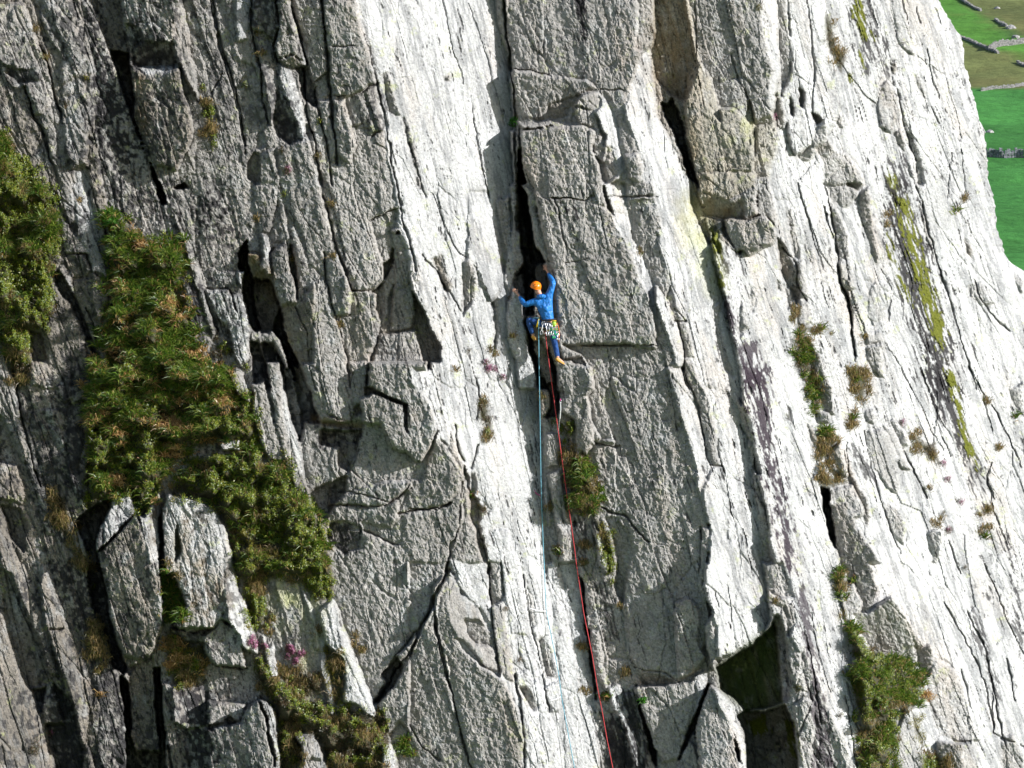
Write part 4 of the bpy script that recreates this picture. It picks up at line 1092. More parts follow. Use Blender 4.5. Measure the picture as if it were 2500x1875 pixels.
# black crust lichen: flecks drawn out along the bedding, everywhere a little, on the left a lot
fk = vnoise(wu * 38, wv * 6.5, 133) + .5 * vnoise(wu * 70, wv * 16, 134)
zone = fbm(U * .9, V * .35, 3, 135)
amt = np.clip(fk - .90 + .45 * zone + .16 * leftness, 0, 1) * 4
COL = mix(COL, (.045, .043, .045), np.clip(amt, 0, .85))
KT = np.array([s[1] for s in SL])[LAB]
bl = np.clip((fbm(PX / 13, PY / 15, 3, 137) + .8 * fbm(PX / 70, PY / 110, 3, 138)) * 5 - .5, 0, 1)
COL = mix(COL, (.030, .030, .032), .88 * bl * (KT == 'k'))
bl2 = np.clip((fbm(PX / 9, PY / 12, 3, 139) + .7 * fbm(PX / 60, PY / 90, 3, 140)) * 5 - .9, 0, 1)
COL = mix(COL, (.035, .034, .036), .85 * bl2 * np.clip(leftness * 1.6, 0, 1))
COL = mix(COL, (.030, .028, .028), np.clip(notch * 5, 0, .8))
SCOL = {'black': (.022, .020, .022), 'moss': (.115, .125, .010), 'purple': (.035, .024, .034), 'green': (.035, .055, .012), 'ochre': (.20, .13, .045), 'lichen': (.50, .53, .16)}
for col, poly, soft, am, thr in STAINS:
    sl = sub(poly, GX, GY, soft + 6)
    x = WX[sl]; y = WY[sl]
    ins = inside(poly, x, y); d = edge_dist(poly, x, y)
    m = np.clip(.5 + np.where(ins, d, -d) / (2 * soft), 0, 1)
    if col in ('black', 'purple', 'moss'):
        st = .5 + .5 * (vnoise(wu[sl] * 22, wv[sl] * 3.4, 141) * .75 + .6 * vnoise(wu[sl] * 46, wv[sl] * 11, 142))
        if poly[0][0] < 900: st = .5 + .5 * fbm(PX[sl] / 8, PY[sl] / 10, 3, 143) * 1.6
        m = np.clip((m * 1.0 + (st - .5) * 1.35 - thr) * 4, 0, 1) * (m > .02)
    else:
        st = .5 + .5 * fbm(XM[sl] * 5, ZM[sl] * 3, 4, 144) * 1.4
        m = m * np.clip(.35 + (st - thr) * 1.8, 0, 1)
    COL[sl] = mix(COL[sl], SCOL[col], m * am)
    if col == 'moss':
        H_add = m * (.02 + .025 * vnoise(PX[sl] / 5, PY[sl] / 5, 145))
        VY[sl] -= H_add
COL = mix(COL, (.045, .042, .018), SOIL * .93)
COL = np.clip(COL, .012, .62)

# ---------------------------------------------------------------- rock material
def new_mat(name):
    m = bpy.data.materials.new(name); m.use_nodes = True
    nt = m.node_tree; nt.nodes.clear()
    out = nt.nodes.new('ShaderNodeOutputMaterial'); bs = nt.nodes.new('ShaderNodeBsdfPrincipled')
    nt.links.new(bs.outputs[0], out.inputs[0])
    return m, nt, bs
def node(nt, t, **kw):
    n = nt.nodes.new(t)
    for k, v in kw.items():
        if k.startswith('i_'): n.inputs[k[2:].replace('_', ' ')].default_value = v
        else: setattr(n, k, v)
    return n
def rock_material():
    m, nt, bs = new_mat('rock')
    L = nt.links.new
    at = node(nt, 'ShaderNodeAttribute', attribute_name='rock_colour')
    co = node(nt, 'ShaderNodeTexCoord')
    n1 = node(nt, 'ShaderNodeTexNoise', i_Scale=22.0, i_Detail=5.0, i_Roughness=.65)
    n2 = node(nt, 'ShaderNodeTexNoise', i_Scale=70.0, i_Detail=3.0, i_Roughness=.6)
    L(co.outputs['Object'], n1.inputs[0]); L(co.outputs['Object'], n2.inputs[0])
    mr = node(nt, 'ShaderNodeMapRange'); mr.inputs[1].default_value = .25; mr.inputs[2].default_value = .75; mr.inputs[3].default_value = .45; mr.inputs[4].default_value = 1.5
    L(n2.outputs[0], mr.inputs[0])
    mu = node(nt, 'ShaderNodeMix', data_type='RGBA', blend_type='MULTIPLY'); mu.inputs[0].default_value = 1
    L(at.outputs['Color'], mu.inputs[6]); L(mr.outputs[0], mu.inputs[7])
    L(mu.outputs[2], bs.inputs['Base Color'])
    bs.inputs['Roughness'].default_value = .82
    bs.inputs['Specular IOR Level'].default_value = .25
    b1 = node(nt, 'ShaderNodeBump', i_Strength=.8, i_Distance=.045)
    b2 = node(nt, 'ShaderNodeBump', i_Strength=.8, i_Distance=.018)
    L(n1.outputs[0], b1.inputs['Height']); L(n2.outputs[0], b2.inputs['Height'])
    L(b1.outputs[0], b2.inputs['Normal']); L(b2.outputs[0], bs.inputs['Normal'])
    return m
M_ROCK = rock_material()

# ---------------------------------------------------------------- cut the face into its slabs
PX_C = .25 * (PX[1:, 1:] + PX[:-1, 1:] + PX[1:, :-1] + PX[:-1, :-1]); PY_C = .25 * (PY[1:, 1:] + PY[:-1, 1:] + PY[1:, :-1] + PY[:-1, :-1])
FL_ = LAB[:-1, :-1].copy()
outside = (PX_C < -60) | (PX_C > 2560) | (PY_C < -60) | (PY_C > 1935)
vis = (PX_C > 0) & (PX_C < np.minimum(2500, rim[:-1, :-1])) & (PY_C > 0) & (PY_C < 1875)
area = np.bincount(FL_[vis & ~outside].ravel(), minlength=N)
order = np.argsort(-area)
keep = set(int(i) for i in order[:290] if area[i] > 12)
body = np.isin(FL_, list(keep), invert=True) | outside
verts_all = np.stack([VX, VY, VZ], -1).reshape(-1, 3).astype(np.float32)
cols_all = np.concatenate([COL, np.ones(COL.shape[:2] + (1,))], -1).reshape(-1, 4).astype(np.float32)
jj, ii = np.meshgrid(np.arange(NY - 1), np.arange(NX - 1), indexing='ij')
v00 = jj * NX + ii
def grid_mesh(name, mask):
    a = v00[mask]
    q = np.stack([a, a + NX, a + NX + 1, a + 1], -1)
    u, inv = np.unique(q, return_inverse=True)
    me = bpy.data.meshes.new(name)
    me.vertices.add(len(u)); me.vertices.foreach_set('co', verts_all[u].ravel())
    me.loops.add(q.size); me.loops.foreach_set('vertex_index', inv.reshape(-1).astype(np.int32))
    me.polygons.add(len(q)); me.polygons.foreach_set('loop_start', np.arange(0, q.size, 4, dtype=np.int32))
    me.polygons.foreach_set('use_smooth', np.zeros(len(q), bool))
    ca = me.color_attributes.new('rock_colour', 'FLOAT_COLOR', 'POINT')
    ca.data.foreach_set('color', cols_all[u].ravel())
    me.update(calc_edges=True)
    me.materials.append(M_ROCK)
    return me
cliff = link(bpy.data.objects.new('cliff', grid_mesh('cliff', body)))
tag(cliff, 'steep pale grey rock face split into long leaning slabs, bright on the right', 'cliff', kind='structure')
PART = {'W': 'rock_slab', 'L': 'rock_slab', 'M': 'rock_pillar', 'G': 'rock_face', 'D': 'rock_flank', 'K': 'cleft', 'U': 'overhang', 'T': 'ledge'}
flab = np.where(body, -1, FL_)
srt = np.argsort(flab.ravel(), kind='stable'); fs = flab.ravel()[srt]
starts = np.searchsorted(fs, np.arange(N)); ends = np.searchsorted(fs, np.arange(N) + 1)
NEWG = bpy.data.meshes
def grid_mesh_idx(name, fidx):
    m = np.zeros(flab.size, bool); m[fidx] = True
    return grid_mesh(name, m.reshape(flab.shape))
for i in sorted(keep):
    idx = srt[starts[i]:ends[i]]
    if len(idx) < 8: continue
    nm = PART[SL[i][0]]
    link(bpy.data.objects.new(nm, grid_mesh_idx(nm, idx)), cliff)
# ---------------------------------------------------------------- the valley side behind the cliff
def mesh_obj(name, verts, faces, mat, parent=None, smooth=True, cols=None, colname='leaf_colour'):
    verts = np.asarray(verts, np.float32).reshape(-1, 3); faces = np.asarray(faces, np.int32)
    me = bpy.data.meshes.new(name)
    me.vertices.add(len(verts)); me.vertices.foreach_set('co', verts.ravel())
    k = faces.shape[1]
    me.loops.add(faces.size); me.loops.foreach_set('vertex_index', faces.ravel())
    me.polygons.add(len(faces)); me.polygons.foreach_set('loop_start', np.arange(0, faces.size, k, dtype=np.int32))
    me.polygons.foreach_set('use_smooth', np.full(len(faces), smooth))
    if cols is not None:
        cols = np.asarray(cols, np.float32)
        if cols.shape[1] == 3: cols = np.concatenate([cols, np.ones((len(cols), 1), np.float32)], 1)
        ca = me.color_attributes.new(colname, 'FLOAT_COLOR', 'POINT'); ca.data.foreach_set('color', cols.ravel())
    me.update(calc_edges=True)
    me.materials.append(mat)
    return link(bpy.data.objects.new(name, me), parent)

def land_z(x, y):
    x = np.asarray(x, float); y = np.asarray(y, float)
    s = np.clip((y - 60) / 900, 0, None)
    z = -46 + 158 * s ** 1.12 + 5 * vnoise(x / 170 + 3, y / 190, 301) * np.clip(s * 4, 0, 1) + 1.2 * vnoise(x / 45, y / 50, 302)
    return z + .5 * vnoise(x / 11, y / 12, 303) * np.clip(s * 3, 0, 1)
lx = np.concatenate([np.linspace(-4000, -300, 20), np.arange(-280, 520, 4.0), np.linspace(540, 4000, 24)])
ly = np.concatenate([np.linspace(-900, 0, 10), np.arange(20, 1100, 5.0), np.linspace(1120, 5000, 30)])
LX, LY = np.meshgrid(lx, ly)
LZ = land_z(LX, LY)
LZ = np.where(LY > 1100, land_z(LX, np.minimum(LY, 1100)) + (LY - 1100) * .16, LZ)
nyl, nxl = LX.shape
q = (np.arange(nyl - 1)[:, None] * nxl + np.arange(nxl - 1)[None]).reshape(-1)
def land_material():
    m, nt, bs = new_mat('pasture'); L = nt.links.new
    at = node(nt, 'ShaderNodeAttribute', attribute_name='land_colour')
    co = node(nt, 'ShaderNodeTexCoord')
    n1 = node(nt, 'ShaderNodeTexNoise', i_Scale=.35, i_Detail=8.0, i_Roughness=.7)
    n2 = node(nt, 'ShaderNodeTexNoise', i_Scale=.06, i_Detail=4.0)
    L(co.outputs['Object'], n1.inputs[0]); L(co.outputs['Object'], n2.inputs[0])
    mr = node(nt, 'ShaderNodeMapRange'); mr.inputs[1].default_value = .3; mr.inputs[2].default_value = .7; mr.inputs[3].default_value = .70; mr.inputs[4].default_value = 1.28
    L(n1.outputs[0], mr.inputs[0])
    mr2 = node(nt, 'ShaderNodeMapRange'); mr2.inputs[1].default_value = .3; mr2.inputs[2].default_value = .7; mr2.inputs[3].default_value = .88; mr2.inputs[4].default_value = 1.12
    L(n2.outputs[0], mr2.inputs[0])
    mm = node(nt, 'ShaderNodeMath', operation='MULTIPLY'); L(mr.outputs[0], mm.inputs[0]); L(mr2.outputs[0], mm.inputs[1])
    mu = node(nt, 'ShaderNodeMix', data_type='RGBA', blend_type='MULTIPLY'); mu.inputs[0].default_value = 1
    L(at.outputs['Color'], mu.inputs[6]); L(mm.outputs[0], mu.inputs[7]); L(mu.outputs[2], bs.inputs['Base Color'])
    bs.inputs['Roughness'].default_value = .9; bs.inputs['Specular IOR Level'].default_value = .1
    b = node(nt, 'ShaderNodeBump', i_Strength=.5, i_Distance=1.2); L(n1.outputs[0], b.inputs['Height']); L(b.outputs[0], bs.inputs['Normal'])
    return m
M_LAND = land_material()
# field pattern along the slope, by the height angle at which the viewer meets it
ang = LZ / (LY + DIST)
wob = .0015 * vnoise(LX / 30, LY / 60, 310)
lev = ang + wob
side = (LX / (LY + DIST))                # how far to the right a spot lies
grass_hi = np.array((.085, .215, .035)); grass_lo = np.array((.058, .205, .045)); rough_ = np.array((.15, .17, .06)); heath = np.array((.095, .085, .045))
LC = np.zeros(LX.shape + (3,)); LC[:] = grass_lo
def yang(py): return (937.5 - py) / PPM / DIST
def xang(px): return (px - 1250) / PPM / DIST
bl_ = np.clip(fbm(LX / 40, LY / 40, 3, 311) * 2 + .5, 0, 1)
LC = LC * (.82 + .3 * bl_)[..., None]
m = np.clip((lev - yang(222)) / .0006, 0, 1); LC = mix(LC, rough_ * 1.0, m)                # rough pasture above the wall line at 220
line2 = yang(100) + (side - xang(2350)) * -.33
m = np.clip((lev - line2) / .0008, 0, 1); LC = mix(LC, grass_hi * 1.05, m)
line3 = yang(-5) + (side - xang(2330)) * -.62
m = np.clip((lev - line3) / .0010, 0, 1) ; LC = mix(LC, rough_ * (.8 + .4 * bl_)[..., None], m)
tan = np.clip(fbm(LX / 14, LY / 22, 4, 312) * 3 - .5, 0, 1)
LC = mix(LC, (.15, .125, .05), .45 * tan * (lev > yang(222)))
LC = mix(LC, (.06, .05, .045), .7 * np.clip(1 - np.abs(lev - line3) / .0007, 0, 1) * np.clip(fbm(LX / 9, LY / 9, 2, 313) * 3 + .6, 0, 1))
ground = mesh_obj('ground', np.stack([LX, LY, LZ], -1), np.stack([q, q + 1, q + 1 + nxl, q + nxl], -1), M_LAND, None, True, LC.reshape(-1, 3), 'land_colour')
tag(ground, 'green pasture slope of the valley side behind the cliff', 'hillside', kind='structure')

def ground_hit(px, py):
    """where the survey sight line (px, py) meets the valley side"""
    tx, tz = xang(px), yang(py)
    y = 60.0
    while y < 1090:
        if land_z(tx * (y + DIST), y) > tz * (y + DIST): break
        y += 1.0
    return Vector((tx * (y + DIST), y, float(land_z(tx * (y + DIST), y))))

def stone_mat(name, c):
    m, nt, bs = new_mat(name); L = nt.links.new
    oi = node(nt, 'ShaderNodeObjectInfo'); co = node(nt, 'ShaderNodeTexCoord')
    n = node(nt, 'ShaderNodeTexNoise', i_Scale=3.0, i_Detail=4.0); L(co.outputs['Object'], n.inputs[0])
    cr = node(nt, 'ShaderNodeValToRGB'); cr.color_ramp.elements[0].color = tuple(.5 * a for a in c) + (1,); cr.color_ramp.elements[1].color = tuple(1.4 * a for a in c) + (1,)
    cr.color_ramp.elements[0].position = .35; cr.color_ramp.elements[1].position = .65
    L(n.outputs[0], cr.inputs[0]); L(cr.outputs[0], bs.inputs['Base Color']); bs.inputs['Roughness'].default_value = .9
    return m
M_STONE = stone_mat('dry_stone', (.30, .29, .29)); M_STONE_D = stone_mat('dark_dry_stone', (.19, .195, .22))
ICO_V = None
def rock_verts(c, sx, sy, sz, seed):
    """a rough quarried stone, 14 corners"""
    r = random.Random(seed); v = []
    for x in (-1, 1):
        for y in (-1, 1):
            for z in (-1, 1):
                k = r.uniform(.68, .98)
                v.append((c[0] + x * sx * k * r.uniform(.8, 1), c[1] + y * sy * k, c[2] + z * sz * k * r.uniform(.8, 1)))
    return v, [(0, 1, 3, 2), (4, 6, 7, 5), (0, 4, 5, 1), (2, 3, 7, 6), (0, 2, 6, 4), (1, 5, 7, 3)]
def dry_wall(points, h, mat, label, group=None, gap=0.0):
    """a dry stone wall of individual rough stones following the slope"""
    P = [ground_hit(*p) for p in points]
    V, F = [], []; sd = 0; seed0 = int(points[0][0] * 7 + points[0][1])
    for a, b_ in zip(P[:-1], P[1:]):
        L_ = (b_ - a).length; n = max(2, int(L_ / .62))
        for i in range(n):
            t = (i + .5) / n
            p = a.lerp(b_, t); p.z = float(land_z(p.x, p.y))
            if gap and vnoise(np.array([p.x / 6]), np.array([1.]), seed0)[0] > 1 - gap: continue
            z = p.z - .1; row = 0
            top = p.z + h * (.85 + .3 * random.Random(seed0 + i).random())
            while z < top:
                sd += 1; r = random.Random(seed0 * 31 + sd)
                hz = r.uniform(.16, .30)
                v, f_ = rock_verts((p.x + r.uniform(-.1, .1), p.y + r.uniform(-.12, .12), z + hz), r.uniform(.3, .46), .36, hz * 1.05, sd)
                k = len(V); V += v; F += [tuple(k + q_ for q_ in g_) for g_ in f_]
                z += hz * 1.7; row += 1
    o = mesh_obj('dry_stone_wall', V, F, mat, None, False)
    return tag(o, label, 'stone wall', group)
dry_wall([(2380, 384), (2420, 384), (2452, 387), (2485, 385), (2530, 386)], 1.5, M_STONE_D, 'dark straight dry stone wall between the two lower bright green fields', 'dry stone walls on the valley side')
dry_wall([(2360, 228), (2400, 222), (2430, 217), (2470, 215), (2530, 208)], .55, M_STONE, 'low broken field bank between rough pasture and the bright green field', 'dry stone walls on the valley side', .3)
dry_wall([(2415, 124), (2432, 116), (2450, 112), (2475, 110), (2497, 107), (2530, 104)], 1.4, M_STONE, 'pale dry stone wall along the upper edge of the rough pasture', 'dry stone walls on the valley side')
dry_wall([(2330, 88), (2362, 100), (2390, 112), (2412, 122), (2440, 133), (2475, 148), (2510, 166)], .5, M_STONE, 'collapsed grey field wall slanting down across the rough pasture', 'dry stone walls on the valley side', .55)
dry_wall([(2310, -12), (2352, 4), (2400, 30), (2425, 45), (2455, 66), (2485, 76), (2530, 82)], .5, M_STONE, 'ragged dark wall running downhill beside the topmost green field', 'dry stone walls on the valley side', .45)
# scattered boulders on the slope
def field_boulder(px, py, s, label):
    p = ground_hit(px, py)
    bm = bmesh.new(); bmesh.ops.create_icosphere(bm, subdivisions=2, radius=s)
    r = random.Random(int(px * 13 + py))
    for v_ in bm.verts:
        v_.co *= 1 + r.uniform(-.18, .18); v_.co.z *= .65
    me = bpy.data.meshes.new('boulder'); bm.to_mesh(me); bm.free(); me.materials.append(M_STONE)
    o = link(bpy.data.objects.new('boulder', me)); o.location = p
    tag(o, label, 'boulder', 'pale boulders on the valley side')
field_boulder(2452, 63, 1.1, 'pale boulder just under the topmost field wall')
field_boulder(2467, 70, 1.5, 'larger pale boulder at the corner of the topmost green field')
field_boulder(2479, 93, 1.2, 'whitish boulder in the upper green field near the pale wall')
field_boulder(2434, 22, 1.0, 'small pale boulder high on the rough pasture')
field_boulder(2415, 324, 1.0, 'grey boulder lying alone in the middle green field')
# ---------------------------------------------------------------- plants
def leaf_material(name, trans=.42):
    m = bpy.data.materials.new(name); m.use_nodes = True
    nt = m.node_tree; nt.nodes.clear(); L = nt.links.new
    out = nt.nodes.new('ShaderNodeOutputMaterial')
    at = node(nt, 'ShaderNodeAttribute', attribute_name='leaf_colour')
    d = nt.nodes.new('ShaderNodeBsdfDiffuse'); t = nt.nodes.new('ShaderNodeBsdfTranslucent'); g = nt.nodes.new('ShaderNodeBsdfGlossy'); g.inputs['Roughness'].default_value = .45
    m1 = nt.nodes.new('ShaderNodeMixShader'); m1.inputs[0].default_value = trans
    m2 = nt.nodes.new('ShaderNodeMixShader'); m2.inputs[0].default_value = .05
    L(at.outputs['Color'], d.inputs[0]); L(at.outputs['Color'], t.inputs[0])
    L(d.outputs[0], m1.inputs[1]); L(t.outputs[0], m1.inputs[2]); L(m1.outputs[0], m2.inputs[1]); L(g.outputs[0], m2.inputs[2])
    L(m2.outputs[0], out.inputs[0])
    return m
M_LEAF = leaf_material('foliage')
M_TWIG = leaf_material('twig', 0)
G_ = np.random.default_rng(77)
PAL = {
 'rush': [(.050, .125, .012), (.085, .18, .016), (.13, .22, .03), (.035, .085, .012), (.19, .26, .05)],
 'bil': [(.12, .20, .012), (.17, .23, .015), (.075, .14, .010), (.20, .22, .020), (.05, .10, .012)],
 'dry': [(.26, .21, .09), (.19, .15, .06), (.12, .14, .03), (.33, .26, .13), (.09, .075, .03)],
 'straw': [(.42, .29, .13), (.30, .18, .07), (.50, .38, .20)],
 'heath': [(.09, .07, .035), (.06, .075, .025), (.13, .09, .06), (.05, .055, .02)],
 'moss': [(.16, .17, .012), (.20, .19, .015), (.12, .13, .012)],
 'pink': [(.26, .085, .21), (.34, .13, .30), (.18, .06, .13)],
 'fern': [(.05, .22, .02), (.07, .28, .03)]}
def pick(pal, n):
    p = np.array(PAL[pal]); c = p[G_.integers(0, len(p), n)]
    return c * np.array([1.2, 1.05, .9]) * G_.uniform(.75, 1.25, (n, 1))
def norm(a): return a / np.maximum(np.linalg.norm(a, axis=1, keepdims=True), 1e-9)
class Foliage:
    def __init__(s): s.v = []; s.f = []; s.c = []; s.n = 0
    def add(s, v, f, c):
        s.v.append(v.reshape(-1, 3)); s.f.append(f + s.n); s.c.append(c.reshape(-1, 3)); s.n += v.reshape(-1, 3).shape[0]
    def blades(s, base, length, width, pal, spread=.8, droop=.7):
        n = len(base)
        d = norm(np.stack([G_.normal(0, spread, n), -np.abs(G_.normal(.5, .35, n)), G_.normal(.75, .3, n)], 1))
        L = (length * G_.uniform(.55, 1.2, n))[:, None]
        mid = base + d * L * .55
        t = norm(d + np.stack([G_.normal(0, .2, n), np.zeros(n) - .15, -droop * G_.uniform(.4, 1.5, n)], 1))
        tip = mid + t * L * .55
        w = norm(np.cross(d, np.stack([G_.normal(0, .4, n), -np.ones(n), G_.normal(0, .4, n)], 1))) * width * .5
        v = np.stack([base - w, base + w, mid + w * .9, mid - w * .9, tip], 1)
        k = (np.arange(n) * 5)[:, None]
        f = np.concatenate([k + [0, 1, 2], k + [0, 2, 3], k + [3, 2, 4]])
        c = pick(pal, n)[:, None, :] * np.array([.7, .7, 1, 1, 1.15])[None, :, None]
        s.add(v, f, c)
    def leaves(s, pos, size, pal):
        n = len(pos)
        nrm = norm(np.stack([G_.normal(.85, .5, n), -np.abs(G_.normal(.5, .4, n)), G_.normal(.6, .45, n)], 1))
        a = norm(np.cross(nrm, G_.normal(0, 1, (n, 3)))); b = np.cross(nrm, a)
        sz = (size * G_.uniform(.6, 1.3, n))[:, None]
        v = np.stack([pos - a * sz, pos - b * sz * .55, pos + a * sz, pos + b * sz * .55], 1)
        k = (np.arange(n) * 4)[:, None]
        f = np.concatenate([k + [0, 1, 2], k + [0, 2, 3]])
        s.add(v, f, np.repeat(pick(pal, n)[:, None, :], 4, 1))
    def obj(s, name, parent=None, mat=None):
        return mesh_obj(name, np.concatenate(s.v), np.concatenate(s.f), mat or M_LEAF, parent, False, np.concatenate(s.c))
def bases(px, py, out=0.0):
    i = np.clip(np.searchsorted(GX, px), 1, NX - 1); j = np.clip(np.searchsorted(GY, py), 1, NY - 1)
    h = H[j, i] + out
    f = (DIST - h) / DIST
    return np.stack([(px - 1250) / PPM * f, -h, (937.5 - py) / PPM * f], 1)
def clump(F, kind, cx, cy, r=16, k=1.0):
    """one clump of plants around a survey point"""
    if kind == 'rush':
        n = int(26 * k); a = G_.normal(0, .45, (n, 2)) * r * .5
        F.blades(bases(cx + a[:, 0], cy + a[:, 1]), .30, .021, 'rush', .8, .9)
        n = int(6 * k); a = G_.normal(0, .5, (n, 2)) * r * .6
        F.blades(bases(cx + a[:, 0], cy + a[:, 1]), .20, .017, 'straw', .9, 1.1)
    elif kind == 'straw':
        n = int(20 * k); a = G_.normal(0, .5, (n, 2)) * r * .6
        F.blades(bases(cx + a[:, 0], cy + a[:, 1]), .24, .019, 'straw', 1.0, 1.4)
    elif kind == 'dry':
        n = int(34 * k); a = G_.normal(0, .5, (n, 2)) * r * .6
        F.blades(bases(cx + a[:, 0], cy + a[:, 1]), .23, .012, 'dry', .55, 1.7)
    elif kind == 'fern':
        n = int(30 * k); a = G_.normal(0, .5, (n, 2)) * r * .5
        F.blades(bases(cx + a[:, 0], cy + a[:, 1]), .17, .030, 'fern', .9, .9)
    elif kind in ('bil', 'heath', 'moss', 'pink'):
        hgt = {'bil': .17, 'heath': .15, 'moss': .04, 'pink': .14}[kind]
        n = int({'bil': 74, 'heath': 60, 'moss': 60, 'pink': 90}[kind] * k)
        a = G_.normal(0, .5, (n, 2)) * r * .62
        p = bases(cx + a[:, 0], cy + a[:, 1])
        top = np.exp(-(a ** 2).sum(1) / (r * r * .5))
        e = norm(np.array([[.25, -.75, .6]]))
        p = p + e * (hgt * top * G_.uniform(.15, 1.0, n) ** .6)[:, None] * (1 + .25 * G_.normal(0, 1, (n, 1)))
        F.leaves(p, {'bil': .020, 'heath': .014, 'moss': .016, 'pink': .014}[kind], kind)
        if kind == 'pink': 
            F.leaves(p[: n // 3] + [[0, .03, -.03]], .015, 'heath')
        if kind in ('heath', 'pink', 'bil'):
            m = max(3, n // 12); F.blades(bases(cx + a[:m, 0], cy + a[:m, 1]), hgt * 1.1, .007, 'heath', .6, .1)
def poly_area(p): return abs(sum(p[i][0] * p[i - 1][1] - p[i - 1][0] * p[i][1] for i in range(len(p)))) / 2
for name, poly, kinds, lift, label in PATCHES:
    F = Foliage()
    xs = np.array([p[0] for p in poly]); ys = np.array([p[1] for p in poly])
    A_ = (xs.max() - xs.min()) * (ys.max() - ys.min())
    sp = 10.5
    n = int(A_ / sp ** 2)
    cx = G_.uniform(max(xs.min(), -60), xs.max(), n); cy = G_.uniform(ys.min(), min(ys.max(), 1935), n)
    m = inside(poly, cx + G_.normal(0, 9, n), cy + G_.normal(0, 9, n)); cx = cx[m]; cy = cy[m]
    names = list(kinds); wt = np.array([kinds[k] for k in names], float); cum = np.cumsum(wt / wt.sum())
    sel = np.clip(.5 + .5 * 2.1 * fbm(cx / 42, cy / 36, 2, 400 + len(label)) + G_.normal(0, .09, len(cx)), 0, .999)
    for x, y, s_ in zip(cx, cy, sel):
        clump(F, names[int(np.searchsorted(cum, s_))], x, y)
    if F.n:
        o = F.obj(name)
        tag(o, label, 'ground plants', kind='stuff')

# single plants one can point to
def frame_xy(code, x, y):
    ox, oy, s = frame(code); return ox + x / s, oy + y / s
def plant(code, x, y, name, kind, r, label, group, k=1.6, h=1.0):
    px, py = frame_xy(code, x, y)
    base = face_point(px, py)
    root_ = empty(name, base)
    tag(root_, label, {'grass_tuft': 'grass', 'heather_clump': 'heather', 'bilberry_bush': 'shrub', 'fern': 'fern', 'leafy_plant': 'plant', 'moss_cushion': 'moss'}[name], group)
    F = Foliage(); S_ = Foliage()
    nn = max(1, int(r * r / 90))
    for i in range(nn):
        a = G_.normal(0, .42, 2) * r
        if kind == 'mixed': kk = random.choice(['dry', 'rush', 'dry'])
        elif kind == 'heathgreen': kk = random.choice(['heath', 'bil'])
        elif kind == 'flower': kk = 'pink' if a[1] < r * .3 and random.random() < .8 else 'heath'
        else: kk = kind
        clump(F, kk, px + a[0], py + a[1], 13, k * .7)
    if kind == 'fernk':
        pass
    m = 8 + nn * 3
    ang_ = G_.normal(0, .4, (m, 2)) * r * .7
    S_.blades(bases(px + ang_[:, 0], py + ang_[:, 1]), .16, .008, 'heath', .5, .0)
    o = F.obj('foliage' if 'tuft' not in name else 'blades'); st = S_.obj('stems', None, M_TWIG)
    for c in (o, st):
        c.parent = root_; c.matrix_parent_inverse = Matrix.Translation(-Vector(base))
    return root_
gt = 'grass tufts rooted in the cracks'; hc = 'heather clumps on the rock'; bb = 'small shrubs on the rock'
plant('21', 650, 1470, 'heather_clump', 'pink', 20, 'purple heather clump on the bright slab left of the climber', hc)
plant('21', 790, 925, 'heather_clump', 'flower', 9, 'small dull heather sprig in the notch beside the climber left hand', hc)
plant('21', 745, 1570, 'heather_clump', 'flower', 8, 'tiny heather sprig just right of the purple clump on the bright slab', hc)
plant('21', 820, 1220, 'grass_tuft', 'mixed', 13, 'green grass tuft on the rib just left of the climber raised foot', gt)
plant('21', 720, 1380, 'grass_tuft', 'dry', 10, 'yellowish grass tuft in the dark groove above the purple heather clump', gt)
plant('21', 650, 1340, 'grass_tuft', 'dry', 6, 'thin grass wisp in the groove upper left of the purple heather clump', gt)
plant('21', 480, 1360, 'grass_tuft', 'heath', 8, 'little brown tuft in the pale groove left of the purple heather', gt)
plant('21', 380, 1500, 'grass_tuft', 'dry', 8, 'straw tuft at the lower end of the pale groove', gt)
plant('22', 570, 1130, 'heather_clump', 'heath', 24, 'big brown heather clump on the corner edge left of the blue rope', hc)
plant('22', 510, 1020, 'grass_tuft', 'rush', 9, 'bright green tuft on top of the big brown heather clump', gt)
plant('22', 630, 520, 'leafy_plant', 'bil', 9, 'dark green leafy plant in the groove of the bright slab', bb)
plant('22', 590, 1440, 'heather_clump', 'heath', 11, 'small grey brown heather clump low in the bright corner', hc)
plant('22', 1280, 500, 'bilberry_bush', 'bil', 26, 'round bright green bilberry bush beside the red rope', bb, 2.2)
plant('22', 1145, 450, 'bilberry_bush', 'bil', 13, 'smaller bilberry bush left of the red rope', bb)
plant('22', 1450, 750, 'bilberry_bush', 'bil', 11, 'sparse bilberry sprig under the rounded grey block', bb, 1)
plant('22', 1065, 215, 'grass_tuft', 'dry', 8, 'dry tuft between the blue and red ropes below the climber', gt)
plant('22', 1120, 1120, 'grass_tuft', 'dry', 14, 'brown grass tuft touching the blue rope', gt)
plant('22', 1190, 1480, 'grass_tuft', 'mixed', 15, 'upper green and straw tuft between the two ropes', gt)
plant('22', 1420, 1440, 'grass_tuft', 'dry', 17, 'pale hanging tuft on the dark slab right of the red rope', gt)
plant('22', 1430, 1570, 'grass_tuft', 'mixed', 16, 'greener hanging tuft below the pale one right of the red rope', gt)
plant('20', 862, 960, 'fern', 'fern', 11, 'bright green fern on the small ledge in the tall crack', 'ferns in the cracks', 1.3)
plant('20', 830, 1020, 'fern', 'fern', 7, 'lower end of fern growth at the foot of the small crack ledge', 'ferns in the cracks', 1.0)
plant('30', 1300, 960, 'heather_clump', 'pink', 7, 'tiny pink heather clump on the grey flank at upper right', hc)
